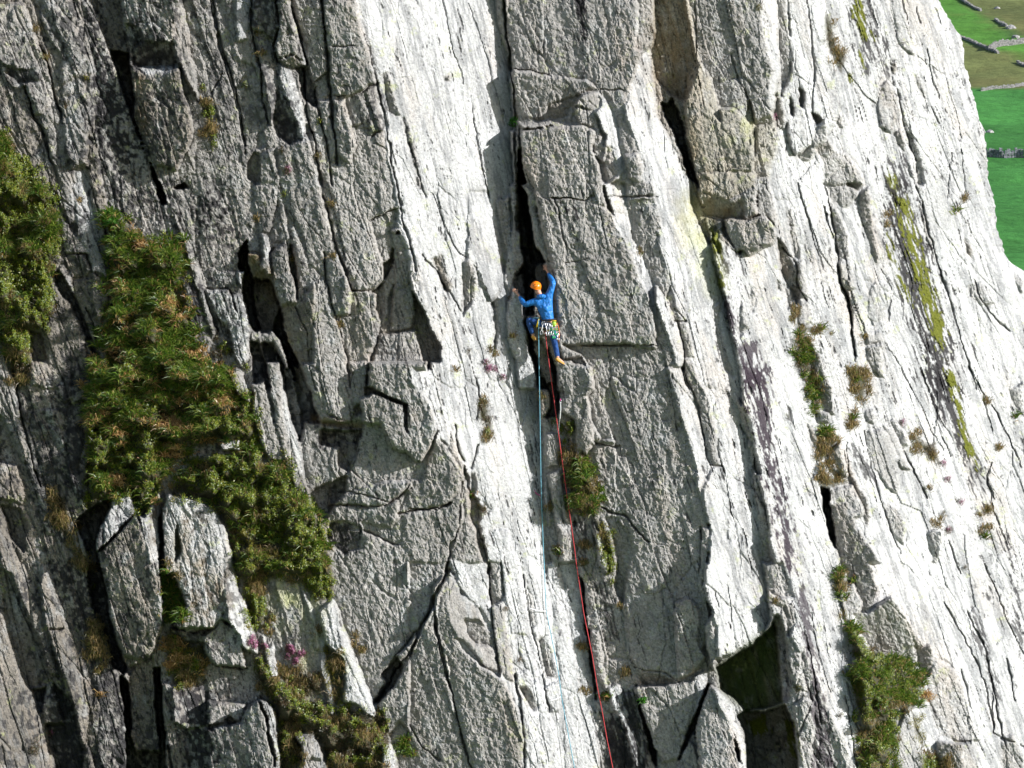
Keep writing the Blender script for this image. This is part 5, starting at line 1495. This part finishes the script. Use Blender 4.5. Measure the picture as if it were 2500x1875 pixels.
plant('30', 1190, 50, 'moss_cushion', 'moss', 8, 'small green cushion at the top of the brown tower', 'moss cushions')
plant('11', 150, 1360, 'bilberry_bush', 'heathgreen', 32, 'dark green shrub at the foot of the pale slab above the rush ledge', bb, 2)
plant('11', 350, 1500, 'bilberry_bush', 'bil', 12, 'small shrub beside the dark chimney bottom', bb)
plant('11', 1085, 1155, 'grass_tuft', 'dry', 7, 'single tuft in the long crack of the grey wall', gt)
plant('11', 1050, 580, 'grass_tuft', 'dry', 6, 'short tuft on the little step of the grey wall', gt)
plant('11', 690, 600, 'grass_tuft', 'mixed', 8, 'green tuft at the lip of the dark chimney', gt)
plant('11', 415, 290, 'grass_tuft', 'dry', 7, 'ochre tuft on the narrow pillar above the overhang', gt)
plant('11', 1020, 170, 'grass_tuft', 'dry', 9, 'ochre tuft in the parallel cracks of the grey wall', gt)
plant('11', 630, 90, 'leafy_plant', 'bil', 7, 'tiny leafy plant in the crack below the pink heather', bb, 1)
plant('10', 650, 1410, 'heather_clump', 'flower', 15, 'pinkish heather clump hanging in the dark upper groove', hc)
plant('10', 620, 1240, 'heather_clump', 'heath', 11, 'faded heather clump just above the pinkish one', hc)
plant('10', 470, 450, 'grass_tuft', 'dry', 8, 'yellow green tuft on the flecked slab at upper left', gt)
plant('10', 415, 260, 'grass_tuft', 'dry', 7, 'ochre tuft at the top of the flecked pillar', gt)
plant('10', 290, 715, 'leafy_plant', 'bil', 11, 'green leafy plant in the upper left groove', bb)
plant('10', 930, 1000, 'leafy_plant', 'bil', 7, 'small red and green plant in the crack of the grey wall', bb, 1)
plant('10', 920, 1270, 'leafy_plant', 'dry', 6, 'small yellow plant lower in the same crack of the grey wall', bb, 1)
plant('10', 685, 15, 'leafy_plant', 'bil', 6, 'leafy sprig in the crack at the top edge', bb, 1)
plant('00', 530, 880, 'heather_clump', 'heath', 13, 'brown heather clump on the upper left block', hc)
plant('00', 690, 640, 'moss_cushion', 'moss', 10, 'yellow moss cushion in the groove of the upper left slab', 'moss cushions')
plant('00', 320, 240, 'grass_tuft', 'dry', 13, 'withered tuft on the upper left ledge', gt)
plant('00', 1640, 720, 'leafy_plant', 'bil', 6, 'small leafy plant above the green groove at upper left', bb, 1)
plant('00', 400, 460, 'grass_tuft', 'dry', 11, 'withered tuft lower on the upper left ledge', gt)
plant('01', 650, 140, 'grass_tuft', 'dry', 5, 'tiny tuft on the long pale slab left of the rush ledge', gt, 1)
plant('01', 910, 290, 'moss_cushion', 'fern', 17, 'dark green cushion at the top of the rush ledge', 'moss cushions', 2.2)
plant('02', 670, 150, 'grass_tuft', 'straw', 14, 'orange straw tuft at the left rim of the rush ledge', gt)
plant('02', 1420, 680, 'grass_tuft', 'straw', 24, 'large brown straw tuft above the second standing pillar', gt)
plant('02', 1840, 210, 'grass_tuft', 'straw', 14, 'orange straw tuft at the right rim of the rush ledge', gt)
plant('02', 1750, 70, 'leafy_plant', 'rush', 20, 'blue green leafy plant at the right rim of the rush ledge', bb)
plant('S03', 780, 400, 'grass_tuft', 'straw', 17, 'rusty straw tuft at the foot of the gap between the pillars', gt)
plant('S03', 455, 610, 'grass_tuft', 'straw', 10, 'rusty tuft in the lower left gully', gt)
plant('S03', 470, 510, 'grass_tuft', 'dry', 15, 'pale dry tuft in the lower left gully above the rusty one', gt)
plant('S03', 155, 870, 'heather_clump', 'heath', 22, 'brown heather clump near the bottom left corner', hc)
plant('S03', 235, 800, 'heather_clump', 'flower', 12, 'heather clump with few pink flowers near the bottom left corner', hc)
plant('S03', 440, 110, 'leafy_plant', 'bil', 9, 'green plant deep in the dark gully left of the first pillar', bb)
plant('13', 410, 650, 'heather_clump', 'pink', 26, 'upright purple heather clump against the pillar with the white rim', hc, 2)
plant('13', 690, 745, 'heather_clump', 'pink', 32, 'round purple heather cushion under a small arch of pale rock', hc, 2)
plant('13', 540, 430, 'heather_clump', 'heathgreen', 17, 'dark green heather clump with few flowers beside the pale slab', hc)
plant('13', 500, 560, 'grass_tuft', 'dry', 15, 'brown dry tuft right of the upright purple heather', gt)
plant('13', 1240, 680, 'grass_tuft', 'dry', 17, 'pale grass fringe on the rim of the lower pale slab', gt)
plant('13', 1210, 590, 'grass_tuft', 'mixed', 10, 'small fringe tuft higher on the same pale slab rim', gt)
plant('13', 1610, 1500, 'grass_tuft', 'rush', 26, 'bright rush tuft in the dark corner at the bottom edge', gt, 2)
plant('13', 900, 590, 'grass_tuft', 'dry', 12, 'dry tuft between the two pale lower slabs', gt)
plant('23', 1395, 670, 'grass_tuft', 'mixed', 18, 'grass tuft left of the red rope in the lower corner', gt)
plant('23', 1430, 1030, 'grass_tuft', 'dry', 15, 'dry tuft left of the red rope near the bottom', gt)
plant('23', 1590, 1100, 'grass_tuft', 'mixed', 21, 'larger tuft right of the red rope near the bottom', gt)
plant('23', 1760, 890, 'grass_tuft', 'dry', 14, 'yellow tuft on the point of the dark lower block', gt)
plant('23', 1885, 1110, 'leafy_plant', 'fern', 11, 'fresh green leafy plant in the shade under the big grey nose', bb)
plant('23', 880, 800, 'heather_clump', 'heath', 13, 'grey dead heather clump on the lower bright slabs', hc)
plant('23', 1700, 340, 'grass_tuft', 'mixed', 13, 'tuft on the lower right rim of the flecked block', gt)
plant('23', 1640, 170, 'leafy_plant', 'bil', 13, 'hanging leafy plant in the corner left of the big grey wall', bb)
plant('23', 785, 380, 'moss_cushion', 'heath', 8, 'brown moss cushion in the lower bright slabs', 'moss cushions')
plant('S33', 845, 590, 'grass_tuft', 'moss', 16, 'mossy tuft right of the green cave', gt)
plant('S33', 1040, 715, 'heather_clump', 'heath', 11, 'brown heather clump on the smooth bright slab at the bottom', hc)
plant('S33', 55, 520, 'grass_tuft', 'dry', 13, 'yellow tuft left of the big grey nose', gt)
plant('S33', 745, 180, 'grass_tuft', 'mixed', 8, 'tuft on the loose block above the green cave', gt)
plant('S43', 685, 620, 'grass_tuft', 'straw', 19, 'rusty straw tuft at the right end of the lower right ledge', gt, 2)
plant('S43', 400, 900, 'grass_tuft', 'dry', 26, 'pale straw tuft at the bottom of the lower right ledge', gt)
plant('42', 620, 440, 'grass_tuft', 'mixed', 27, 'windswept green tuft on top of the split boulder', gt, 1.6)
plant('42', 1690, 1180, 'grass_tuft', 'dry', 22, 'upper pale tuft at the right side of the white slabs', gt)
plant('42', 1670, 1330, 'grass_tuft', 'mixed', 20, 'lower green tuft at the right side of the white slabs', gt)
plant('42', 1290, 1270, 'grass_tuft', 'dry', 17, 'straw cushion on top of the small grey boulder', gt)
plant('42', 1390, 1310, 'heather_clump', 'flower', 15, 'pink heather clump right of the straw cushion', hc)
plant('42', 1330, 1180, 'heather_clump', 'flower', 9, 'small pink heather above the straw cushion', hc)
plant('42', 1310, 780, 'heather_clump', 'flower', 10, 'pinkish heather at the end of the thin dry grass line', hc)
plant('42', 1000, 455, 'heather_clump', 'flower', 9, 'pink heather beside the small leaning stone', hc)
plant('42', 1445, 1080, 'heather_clump', 'flower', 10, 'heather sprig on the white slab below the black streak', hc)
plant('42', 1380, 915, 'heather_clump', 'flower', 7, 'tiny heather sprig halfway down the white slab', hc)
plant('42', 1230, 980, 'grass_tuft', 'dry', 13, 'yellow tuft in the long groove of the white slabs', gt)
plant('42', 1510, 1620, 'heather_clump', 'flower', 9, 'heather sprig low on the right white slabs', hc)
plant('42', 1700, 280, 'grass_tuft', 'dry', 16, 'dry tuft beside the grey stones near the right edge', gt)
plant('42', 1800, 640, 'grass_tuft', 'dry', 14, 'dry tuft on the stepped rock near the right edge', gt)
plant('42', 1900, 400, 'grass_tuft', 'mixed', 12, 'green tuft in the hollow at the right edge', gt)
plant('41', 880, 250, 'grass_tuft', 'dry', 13, 'upper beige cushion beside the mossy water streak', gt)
plant('41', 880, 340, 'grass_tuft', 'dry', 11, 'lower beige cushion beside the mossy water streak', gt)
plant('41', 1520, 140, 'grass_tuft', 'dry', 15, 'dry tuft on the little step near the skyline', gt)
plant('41', 1430, 205, 'grass_tuft', 'mixed', 9, 'green tuft below the dry one near the skyline', gt)
plant('41', 660, 1300, 'grass_tuft', 'dry', 12, 'dry turf among the small blocks of the white slabs', gt)
plant('41', 440, 1215, 'moss_cushion', 'moss', 7, 'tiny moss cushion right of the pillar top', 'moss cushions', 1)
plant('31', 1450, 1030, 'grass_tuft', 'dry', 15, 'orange dry tuft under the rusty recess', gt)
plant('31', 1530, 1370, 'heather_clump', 'heath', 20, 'dark heather clump against the small grey pillar', hc, 2)
plant('31', 205, 560, 'grass_tuft', 'dry', 5, 'tiny ochre tuft on the lit edge of the grey wall', gt, 1)
# ---------------------------------------------------------------- the climber
def plain(name, col, rough=.6, metal=0.0, bump=None, spec=.4):
    m, nt, bs = new_mat(name); L = nt.links.new
    bs.inputs['Roughness'].default_value = rough; bs.inputs['Metallic'].default_value = metal
    bs.inputs['Specular IOR Level'].default_value = spec
    co = node(nt, 'ShaderNodeTexCoord'); n = node(nt, 'ShaderNodeTexNoise', i_Scale=bump[0] if bump else 30.0, i_Detail=3.0)
    L(co.outputs['Object'], n.inputs[0])
    cr = node(nt, 'ShaderNodeValToRGB')
    cr.color_ramp.elements[0].position = .3; cr.color_ramp.elements[1].position = .7
    cr.color_ramp.elements[0].color = tuple(c * .82 for c in col) + (1,); cr.color_ramp.elements[1].color = tuple(min(1, c * 1.15) for c in col) + (1,)
    L(n.outputs[0], cr.inputs[0]); L(cr.outputs[0], bs.inputs['Base Color'])
    if bump:
        b = node(nt, 'ShaderNodeBump', i_Strength=.8, i_Distance=bump[1]); L(n.outputs[0], b.inputs['Height']); L(b.outputs[0], bs.inputs['Normal'])
    return m
M_SKIN = plain('skin', (.55, .30, .21)); M_JACKET = plain('blue_nylon', (.012, .16, .50), .5, 0, (9.0, .10)); M_TROUSER = plain('navy_cloth', (.010, .055, .20), .8, 0, (10.0, .07))
M_HELMET = plain('orange_shell', (.95, .22, .01), .3); M_DARK = plain('dark_webbing', (.02, .02, .025), .7); M_YEL = plain('yellow_trim', (.75, .50, .02)); M_HAIR = plain('dark_hair', (.03, .02, .015), .8)
M_SHOE = plain('tan_shoe', (.50, .27, .05), .7); M_SOLE = plain('rubber', (.03, .03, .03), .8); M_METAL = plain('aluminium', (.62, .63, .66), .3, .9); M_GREEN = plain('green_webbing', (.02, .32, .13)); M_LIME = plain('lime_cloth', (.28, .50, .05))
M_ORA = plain('orange_cord', (.75, .20, .03)); M_WHITE = plain('white_sling', (.8, .8, .8)); M_REDR = plain('red_rope', (.50, .045, .05), .7); M_BLUR = plain('blue_rope', (.14, .36, .46), .7); M_MAG = plain('magenta_sling', (.55, .04, .25))
def hmax(px, py, r=7):
    i0, i1 = np.searchsorted(GX, [px - r, px + r]); j0, j1 = np.searchsorted(GY, [py - r, py + r])
    return float(H[j0:j1 + 1, i0:i1 + 1].max())
H_HANDR = face_h(1334, 650); H_HANDL = face_h(1256, 708)
HB = max(hmax(1325, 745, 22), hmax(1338, 790, 18)) + .10           # plane of the belly, towards the viewer
def J(px, py, h): return ray_point(px, py, h)
hR = max(hmax(1332, 652, 6), HB - .30) + .03
hL = max(hmax(1259, 711, 6), HB - .35) + .03
fR = max(hmax(1366, 886, 7), HB - .3) + .07; fL = max(hmax(1300, 826, 7), HB - .3) + .07
P = {
 'pelvis': J(1338, 787, HB + .08), 'belly': J(1334, 765, HB + .10), 'chest': J(1327, 739, HB + .12), 'neck': J(1318, 719, HB + .12), 'head0': J(1313, 710, HB + .11), 'head1': J(1309, 700, HB + .09),
 'shR': J(1340, 722, HB + .12), 'elR': J(1351, 690, max(HB + .10, hmax(1351, 690, 6) + .07)), 'wrR': J(1337, 664, hR + .03), 'paR': J(1333, 656, hR + .01),
 'shL': J(1308, 733, HB + .13), 'elL': J(1282, 745, max(HB + .10, hmax(1282, 745, 6) + .07)), 'wrL': J(1266, 721, hL + .03), 'paL': J(1260, 713, hL + .01),
 'hipR': J(1346, 794, HB + .07), 'knR': J(1354, 836, max(HB + .10, hmax(1354, 836, 8) + .08)), 'anR': J(1362, 875, fR + .01), 'toR': J(1376, 886, fR - .03),
 'hipL': J(1326, 791, HB + .07), 'knL': J(1289, 780, max(HB + .05, hmax(1289, 780, 9) + .08)), 'anL': J(1302, 820, fL + .01), 'toL': J(1310, 829, fL - .04)}
def skin_obj(name, joints, edges, mat, parent, root_i=0, levels=2):
    me = bpy.data.meshes.new(name)
    me.from_pydata([tuple(j[0]) for j in joints], edges, [])
    o = bpy.data.objects.new(name, me); me.materials.append(mat); link(o, parent)
    sk = o.modifiers.new('skin', 'SKIN'); sk.use_smooth_shade = True; sk.branch_smoothing = .4
    lay = me.skin_vertices[0] if me.skin_vertices else me.attributes.new('skin', 'FLOAT2', 'POINT')
    if not me.skin_vertices: pass
    for i, j in enumerate(joints):
        r = j[1]; me.skin_vertices[0].data[i].radius = r if isinstance(r, tuple) else (r, r)
    me.skin_vertices[0].data[root_i].use_root = True
    su = o.modifiers.new('subdivision', 'SUBSURF'); su.levels = levels; su.render_levels = levels
    return o
climber = empty('person')
climber.location = (0, 0, 0)
tag(climber, 'rock climber in blue jacket and orange helmet reaching up in the corner crack', 'person')
# body with hands and five separate fingers each
jo, ed = [], []
def jn(p, r, frm=None):
    jo.append((p, r)); i = len(jo) - 1
    if frm is not None: ed.append((frm, i))
    return i
def mid(a, b, t=.5): return a.lerp(b, t)
pe = jn(P['pelvis'], .10); be = jn(P['belly'], .09, pe); ch = jn(P['chest'], .09, be); ne = jn(P['neck'], .052, ch)
h0 = jn(P['head0'], .078, ne); h1 = jn(P['head1'], .085, h0)
def arm(sh, el, wr, pa, hand_dir, side):
    a = jn(P[sh], .062, ch); b_ = jn(mid(P[sh], P[el]), .052, a); c = jn(P[el], .042, b_); d = jn(mid(P[el], P[wr]), .040, c); e = jn(P[wr], .027, d); g = jn(P[pa], (.040, .020), e)
    up = hand_dir.normalized(); sd = up.cross(Vector((0, -1, 0))).normalized(); inn = Vector((0, 1, 0))
    for k, (off, ln) in enumerate(((-.030, .068), (-.010, .080), (.010, .075), (.030, .058))):
        q0 = jn(P[pa] + sd * off * .9 + up * .030, .0115, g)
        q1 = jn(P[pa] + sd * off * 1.2 + up * (.030 + ln * .55) - inn * .004, .010, q0)
        jn(P[pa] + sd * off * 1.25 + up * (.030 + ln) + inn * .018, .008, q1)
    t0 = jn(P[pa] + sd * side * .042 - up * .012, .012, g); jn(P[pa] + sd * side * .068 + up * .028 + inn * .01, .009, t0)
arm('shR', 'elR', 'wrR', 'paR', Vector((-.35, 0, 1)), -1)
arm('shL', 'elL', 'wrL', 'paL', Vector((-.75, .1, .7)), 1)
for s_ in 'RL':
    a = jn(P['hip' + s_], .088, pe); b_ = jn(mid(P['hip' + s_], P['kn' + s_]), .075, a); c = jn(P['kn' + s_], .056, b_); d = jn(mid(P['kn' + s_], P['an' + s_], .35), .054, c); e = jn(P['an' + s_], .036, d); jn(P['to' + s_], .032, e)
skin_obj('body', jo, ed, M_SKIN, climber)
# jacket
hood = P['neck'].lerp(P['chest'], .25) + Vector((.01, -.075, .0))
jj_ = [(P['belly'] + (P['belly'] - P['chest']) * .75, .165), (P['belly'], .165), (P['chest'], .170), (P['neck'] + Vector((0, 0, -.005)), .080),
       (P['shR'], .100), (mid(P['shR'], P['elR']), .084), (P['elR'], .072), (mid(P['elR'], P['wrR']), .062), (P['wrR'].lerp(P['elR'], .10), .038),
       (P['shL'], .100), (mid(P['shL'], P['elL']), .086), (P['elL'], .076), (mid(P['elL'], P['wrL']), .062), (P['wrL'].lerp(P['elL'], .10), .038)]
skin_obj('jacket', jj_, [(0, 1), (1, 2), (2, 3), (2, 4), (4, 5), (5, 6), (6, 7), (7, 8), (2, 9), (9, 10), (10, 11), (11, 12), (12, 13)], M_JACKET, climber, 1)
def blob(name, c, s, mat, parent, sub_=3, rot=None, jit=0, cut=None):
    bm = bmesh.new(); bmesh.ops.create_icosphere(bm, subdivisions=sub_, radius=1)
    r = random.Random(3)
    for v_ in bm.verts:
        v_.co *= 1 + r.uniform(-jit, jit)
        v_.co = Vector((v_.co.x * s[0], v_.co.y * s[1], v_.co.z * s[2]))
    if cut is not None: bmesh.ops.bisect_plane(bm, geom=bm.verts[:] + bm.edges[:] + bm.faces[:], plane_co=(0, 0, cut), plane_no=(0, 0, -1), clear_outer=True)
    if rot is not None: bmesh.ops.rotate(bm, verts=bm.verts, matrix=rot)
    for f_ in bm.faces: f_.smooth = True
    me = bpy.data.meshes.new(name); bm.to_mesh(me); bm.free(); me.materials.append(mat)
    o = link(bpy.data.objects.new(name, me), parent); o.location = c
    return o
def tube(name, P_, r, mat, parent=None, closed=False, sides=7):
    n = len(P_); V_, F_ = [], []
    P_ = [Vector(p) for p in P_]
    up = Vector((.13, -.9, .35))
    for i in range(n):
        t = (P_[(i + 1) % n] - P_[i - 1]) if closed else (P_[min(i + 1, n - 1)] - P_[max(i - 1, 0)])
        t.normalize(); a = t.cross(up).normalized(); b_ = t.cross(a)
        for k in range(sides):
            w = 2 * PI * k / sides
            V_.append(tuple(P_[i] + (a * math.cos(w) + b_ * math.sin(w)) * r))
    for i in range(n if closed else n - 1):
        j = (i + 1) % n
        for k in range(sides):
            l = (k + 1) % sides
            F_.append((i * sides + k, i * sides + l, j * sides + l, j * sides + k))
    me = bpy.data.meshes.new(name); me.from_pydata(V_, [], F_); me.materials.append(mat)
    me.polygons.foreach_set('use_smooth', np.ones(len(F_), bool))
    return link(bpy.data.objects.new(name, me), parent)
hd = P['head1']
blob('hood', hood, (.115, .06, .062), M_JACKET, climber, 3)
blob('hair', hd + Vector((.012, -.012, -.038)), (.088, .092, .070), M_HAIR, climber, 3)
rot_h = Matrix.Rotation(math.radians(14), 3, 'Y') @ Matrix.Rotation(math.radians(20), 3, 'X')
hm = blob('helmet', hd + Vector((-.004, -.004, .012)), (.128, .140, .118), M_HELMET, climber, 4, rot_h, 0, -.035)
tube('helmet_rim', [hm.location + rot_h @ Vector((.124 * math.cos(a), .136 * math.sin(a), -.033)) for a in np.linspace(0, 2 * PI, 28, endpoint=False)], .008, M_HELMET, hm, True).location = -hm.location
for a, z in ((-.9, .035), (-1.5, .04), (-2.1, .035), (-1.2, .078), (-1.85, .078)):
    rr = math.sqrt(max(0, 1 - (z / .118) ** 2))
    v_ = blob('vent', rot_h @ Vector((.129 * math.cos(a) * rr, .141 * math.sin(a) * rr, z)), (.014, .008, .010), M_DARK, hm, 2)
tube('headlamp_strap', [hd + Vector((.10 * math.cos(a) + .004, .112 * math.sin(a), -.030 + .012 * math.sin(2 * a))) for a in np.linspace(PI * 1.05, PI * 1.95, 10)], .010, M_DARK, climber)
# trousers
tr = [(P['pelvis'] + Vector((0, 0, .05)), .150), (P['pelvis'] + Vector((0, 0, -.02)), .150),
      (P['hipR'], .115), (mid(P['hipR'], P['knR']), .098), (P['knR'], .076), (mid(P['knR'], P['anR'], .4), .070), (P['anR'].lerp(P['knR'], .06), .060),
      (P['hipL'], .115), (mid(P['hipL'], P['knL']), .100), (P['knL'], .080), (mid(P['knL'], P['anL'], .4), .072), (P['anL'].lerp(P['knL'], .08), .062)]
skin_obj('trousers', tr, [(0, 1), (1, 2), (2, 3), (3, 4), (4, 5), (5, 6), (1, 7), (7, 8), (8, 9), (9, 10), (10, 11)], M_TROUSER, climber, 1)
# shoes
def shoe(an, to):
    a, b_ = P[an], P[to]; d = (b_ - a)
    s_ = skin_obj('shoe', [(a + d * -.35 + Vector((0, 0, -.03)), .040), (a + Vector((0, 0, -.045)), .044), (a + d * .6 + Vector((0, 0, -.035)), .040), (b_ + d * .15 + Vector((0, 0, -.015)), .026)], [(0, 1), (1, 2), (2, 3)], M_SHOE, climber, 1)
    so = skin_obj('sole', [(a + d * -.40 + Vector((0, -.004, -.058)), (.030, .016)), (a + d * .5 + Vector((0, -.004, -.066)), (.036, .016)), (b_ + d * .3 + Vector((0, -.004, -.034)), (.022, .012))], [(0, 1), (1, 2)], M_SOLE, s_, 1)
shoe('anR', 'toR'); shoe('anL', 'toL')
# harness: waist belt, leg loops
def ring(c, rx, ry, tilt, n=26, ax=Vector((0, 0, 1))):
    q_ = ax.to_track_quat('Z', 'Y')
    return [c + q_ @ Vector((rx * math.cos(a), ry * math.sin(a), tilt * math.cos(a))) for a in np.linspace(0, 2 * PI, n, endpoint=False)]
ha = tube('harness', ring(P['pelvis'] + Vector((0, 0, .055)), .168, .155, -.02), .020, M_DARK, climber, True)
tube('leg_loop', ring(P['hipL'].lerp(P['knL'], .34), .118, .112, 0, ax=(P['knL'] - P['hipL']).normalized()), .017, M_YEL, ha, True)
tube('leg_loop', ring(P['hipR'].lerp(P['knR'], .30), .118, .112, 0, ax=(P['knR'] - P['hipR']).normalized()), .017, M_YEL, ha, True)
tube('gear_loop', [P['pelvis'] + Vector((-.10, -.155, .05)), P['pelvis'] + Vector((-.05, -.185, .0)), P['pelvis'] + Vector((.03, -.185, .0)), P['pelvis'] + Vector((.09, -.165, .05))], .007, M_DARK, ha)
# gear hanging from the belt
def cz(px, py, out=.20): return J(px, py, HB + .08 + out)
def karabiner(name, c, L_, w, ang_, mat, parent):
    """an elongated closed link of bent rod"""
    q_ = Matrix.Rotation(ang_, 3, 'Y'); pts_ = []
    for a in np.linspace(0, 2 * PI, 20, endpoint=False):
        x = w * math.copysign(abs(math.cos(a)) ** .6, math.cos(a)) * (1.0 + .25 * math.sin(a)); z = L_ * math.copysign(abs(math.sin(a)) ** .8, math.sin(a))
        pts_.append(c + q_ @ Vector((x, .004 * math.cos(3 * a), z)))
    o = tube(name, pts_, .0065, mat, parent, True, 6)
    return o
def draw(px, py, px2, py2, label, sling, out=.2):
    a, b_ = cz(px, py, out), cz(px2, py2, out + .01)
    r_ = empty('quickdraw'); tag(r_, label, 'quickdraw', 'quickdraws and links on the harness')
    an_ = math.atan2(b_.x - a.x, a.z - b_.z)
    karabiner('karabiner', a.lerp(b_, .12), .045, .022, -an_, M_METAL, r_)
    tube('sling', [a.lerp(b_, .25), a.lerp(b_, .5) + Vector((0, -.01, 0)), a.lerp(b_, .75)], .009, sling, r_)
    karabiner('karabiner', a.lerp(b_, .90), .048, .024, -an_, M_METAL, r_)
draw(1326, 786, 1321, 815, 'leftmost long quickdraw hanging below the harness belt', M_WHITE)
draw(1333, 790, 1336, 817, 'silver quickdraw in the middle of the bunch on the harness', M_METAL, .21)
draw(1339, 790, 1343, 818, 'silver quickdraw right of the middle one on the harness', M_WHITE, .20)
draw(1345, 792, 1349, 815, 'rightmost silver quickdraw beside the green gear', M_DARK, .22)
cb = empty('chalk_bag'); tag(cb, 'round lime green chalk bag with pale rim on the back of the harness', 'bag')
c0 = cz(1352, 787, .16)
blob('bag_body', c0 + Vector((0, 0, -.04)), (.062, .055, .080), M_LIME, cb, 3)
tube('rim', ring(c0 + Vector((0, 0, .035)), .056, .048, 0, 20), .011, M_YEL, cb, True)
def cam_unit(px, py, label, mat, s_=1.0):
    r_ = empty('camming_device'); tag(r_, label, 'climbing gear', 'camming devices on the harness')
    c = cz(px, py, .20)
    karabiner('karabiner', c + Vector((0, 0, .075 * s_)), .035, .02, .1, M_METAL, r_)
    tube('sling', [c + Vector((-.016, 0, .05)), c + Vector((-.02, -.01, 0)), c + Vector((.0, -.012, -.03)), c + Vector((.02, -.01, 0)), c + Vector((.016, 0, .05))], .011 * s_, mat, r_)
    tube('stem', [c + Vector((0, 0, -.02)), c + Vector((.004, -.004, -.075 * s_))], .006, M_METAL, r_)
    for k in (-1, 1): blob('lobe', c + Vector((.020 * k, -.004, -.090 * s_)), (.020 * s_, .010, .026 * s_), mat, r_, 2)
cam_unit(1352, 812, 'green camming device hanging lowest at the right hip', M_GREEN, 1.25)
cam_unit(1358, 806, 'green camming device next to the chalk bag', M_GREEN, 1.1)
cam_unit(1346, 806, 'green camming device beside the silver quickdraws', M_GREEN, 1.0)
cam_unit(1362, 820, 'silver lobed device at the far right hip', M_METAL, .9)
sl_ = empty('cord_loop'); tag(sl_, 'orange cord loop hanging down the right hip of the climber', 'cord')
tube('cord', [cz(1360, 788, .12), cz(1364, 800, .15), cz(1366, 815, .14), cz(1364, 835, .12), cz(1361, 818, .15), cz(1357, 800, .16), cz(1359, 789, .13)], .008, M_ORA, sl_)
# ropes
def rope(name, path, start, mat, label, out=.03):
    pp = []
    for (x0, y0), (x1, y1) in zip(path[:-1], path[1:]):
        n = max(2, int(math.hypot(x1 - x0, y1 - y0) / 12))
        for k in range(n): pp.append((x0 + (x1 - x0) * k / n, y0 + (y1 - y0) * k / n))
    pp.append(path[-1])
    hh = np.array([hmax(x, y, 5) + out for x, y in pp]); hh[0] = max(hh[0], start)
    hh[:4] = np.maximum(hh[:4], np.linspace(start, hh[4], 4))
    env = hh.copy()                                # a taut line: bridge the hollows of the face
    n = len(env); i = 0; key = [0]
    while i < n - 1:
        best = i + 1; bs_ = -1e9
        for j in range(i + 1, min(n, i + 26)):
            s_ = (hh[j] - hh[i]) / (j - i)
            if s_ >= bs_: bs_ = s_; best = j
        key.append(best); i = best
    env = np.interp(np.arange(n), key, hh[key])
    env = np.maximum(env, hh)
    V_ = [J(x, y, e) for (x, y), e in zip(pp, env)]
    o = tube(name, V_, .0095, mat, None, False, 8)
    return tag(o, label, 'rope'), pp, env
def cvt(code, text): return pts(code, text)
bpth = pts('21', '1045,1095 1045,1200 1048,1400 1052,1659') + pts('22', '1058,500 1064,900 1072,1150 1085,1500') + pts('23', '1090,0 1105,380 1150,600 1190,800 1215,950 1230,1080 1270,1300 1310,1520 1345,1700 1400,1950')
bpth = sorted(set(bpth), key=lambda t: t[1])
rope('climbing_rope', bpth, HB + .22, M_BLUR, 'pale blue climbing rope hanging from the harness down the bright slab')
rpth = pts('21', '1100,1190 1110,1300 1130,1450 1157,1650') + pts('22', '1190,400 1250,850 1300,1200 1335,1450') + pts('23', '1350,0 1410,400 1480,750 1520,1000 1560,1200 1600,1430 1650,1680 1700,1950')
rpth = sorted(set(rpth), key=lambda t: t[1])
_, RP, RE = rope('climbing_rope', rpth, HB + .22, M_REDR, 'red climbing rope hanging from the harness down the corner crack')
tie = tube('tie_in_loop', [cz(1299, 778, .02), cz(1307, 776, .10), cz(1316, 777, .14)], .010, M_BLUR, ha)
def placed(ptsn, label, mat, red):
    r_ = empty('extended_quickdraw'); tag(r_, label, 'quickdraw', 'slings clipped between rock and rope')
    q_ = [J(x, y, hmax(x, y, 4) + .05) for x, y in ptsn]
    tube('sling', q_, .011, mat, r_)
    karabiner('karabiner', q_[0], .04, .02, .2, M_METAL, r_); karabiner('karabiner', q_[-1], .045, .022, -.1, M_METAL, r_)
    if red: blob('stopper', q_[0] + Vector((.0, -.02, .05)), (.014, .012, .03), M_MAG, r_, 2)
placed(pts('22', '1222,270 1224,330 1216,420 1206,515'), 'white sling clipped to the red rope just below the climber', M_WHITE, True)
placed(pts('22', '1012,985 1025,1010 1058,1030'), 'short red and white sling clipped to the blue rope', M_MAG, False)
placed(pts('23', '975,365 1030,385 1105,390'), 'thin white sling reaching left from the blue rope', M_WHITE, False)
placed(pts('23', '1140,1115 1190,1100 1228,1080'), 'lowest white sling clipped to the blue rope', M_WHITE, False)
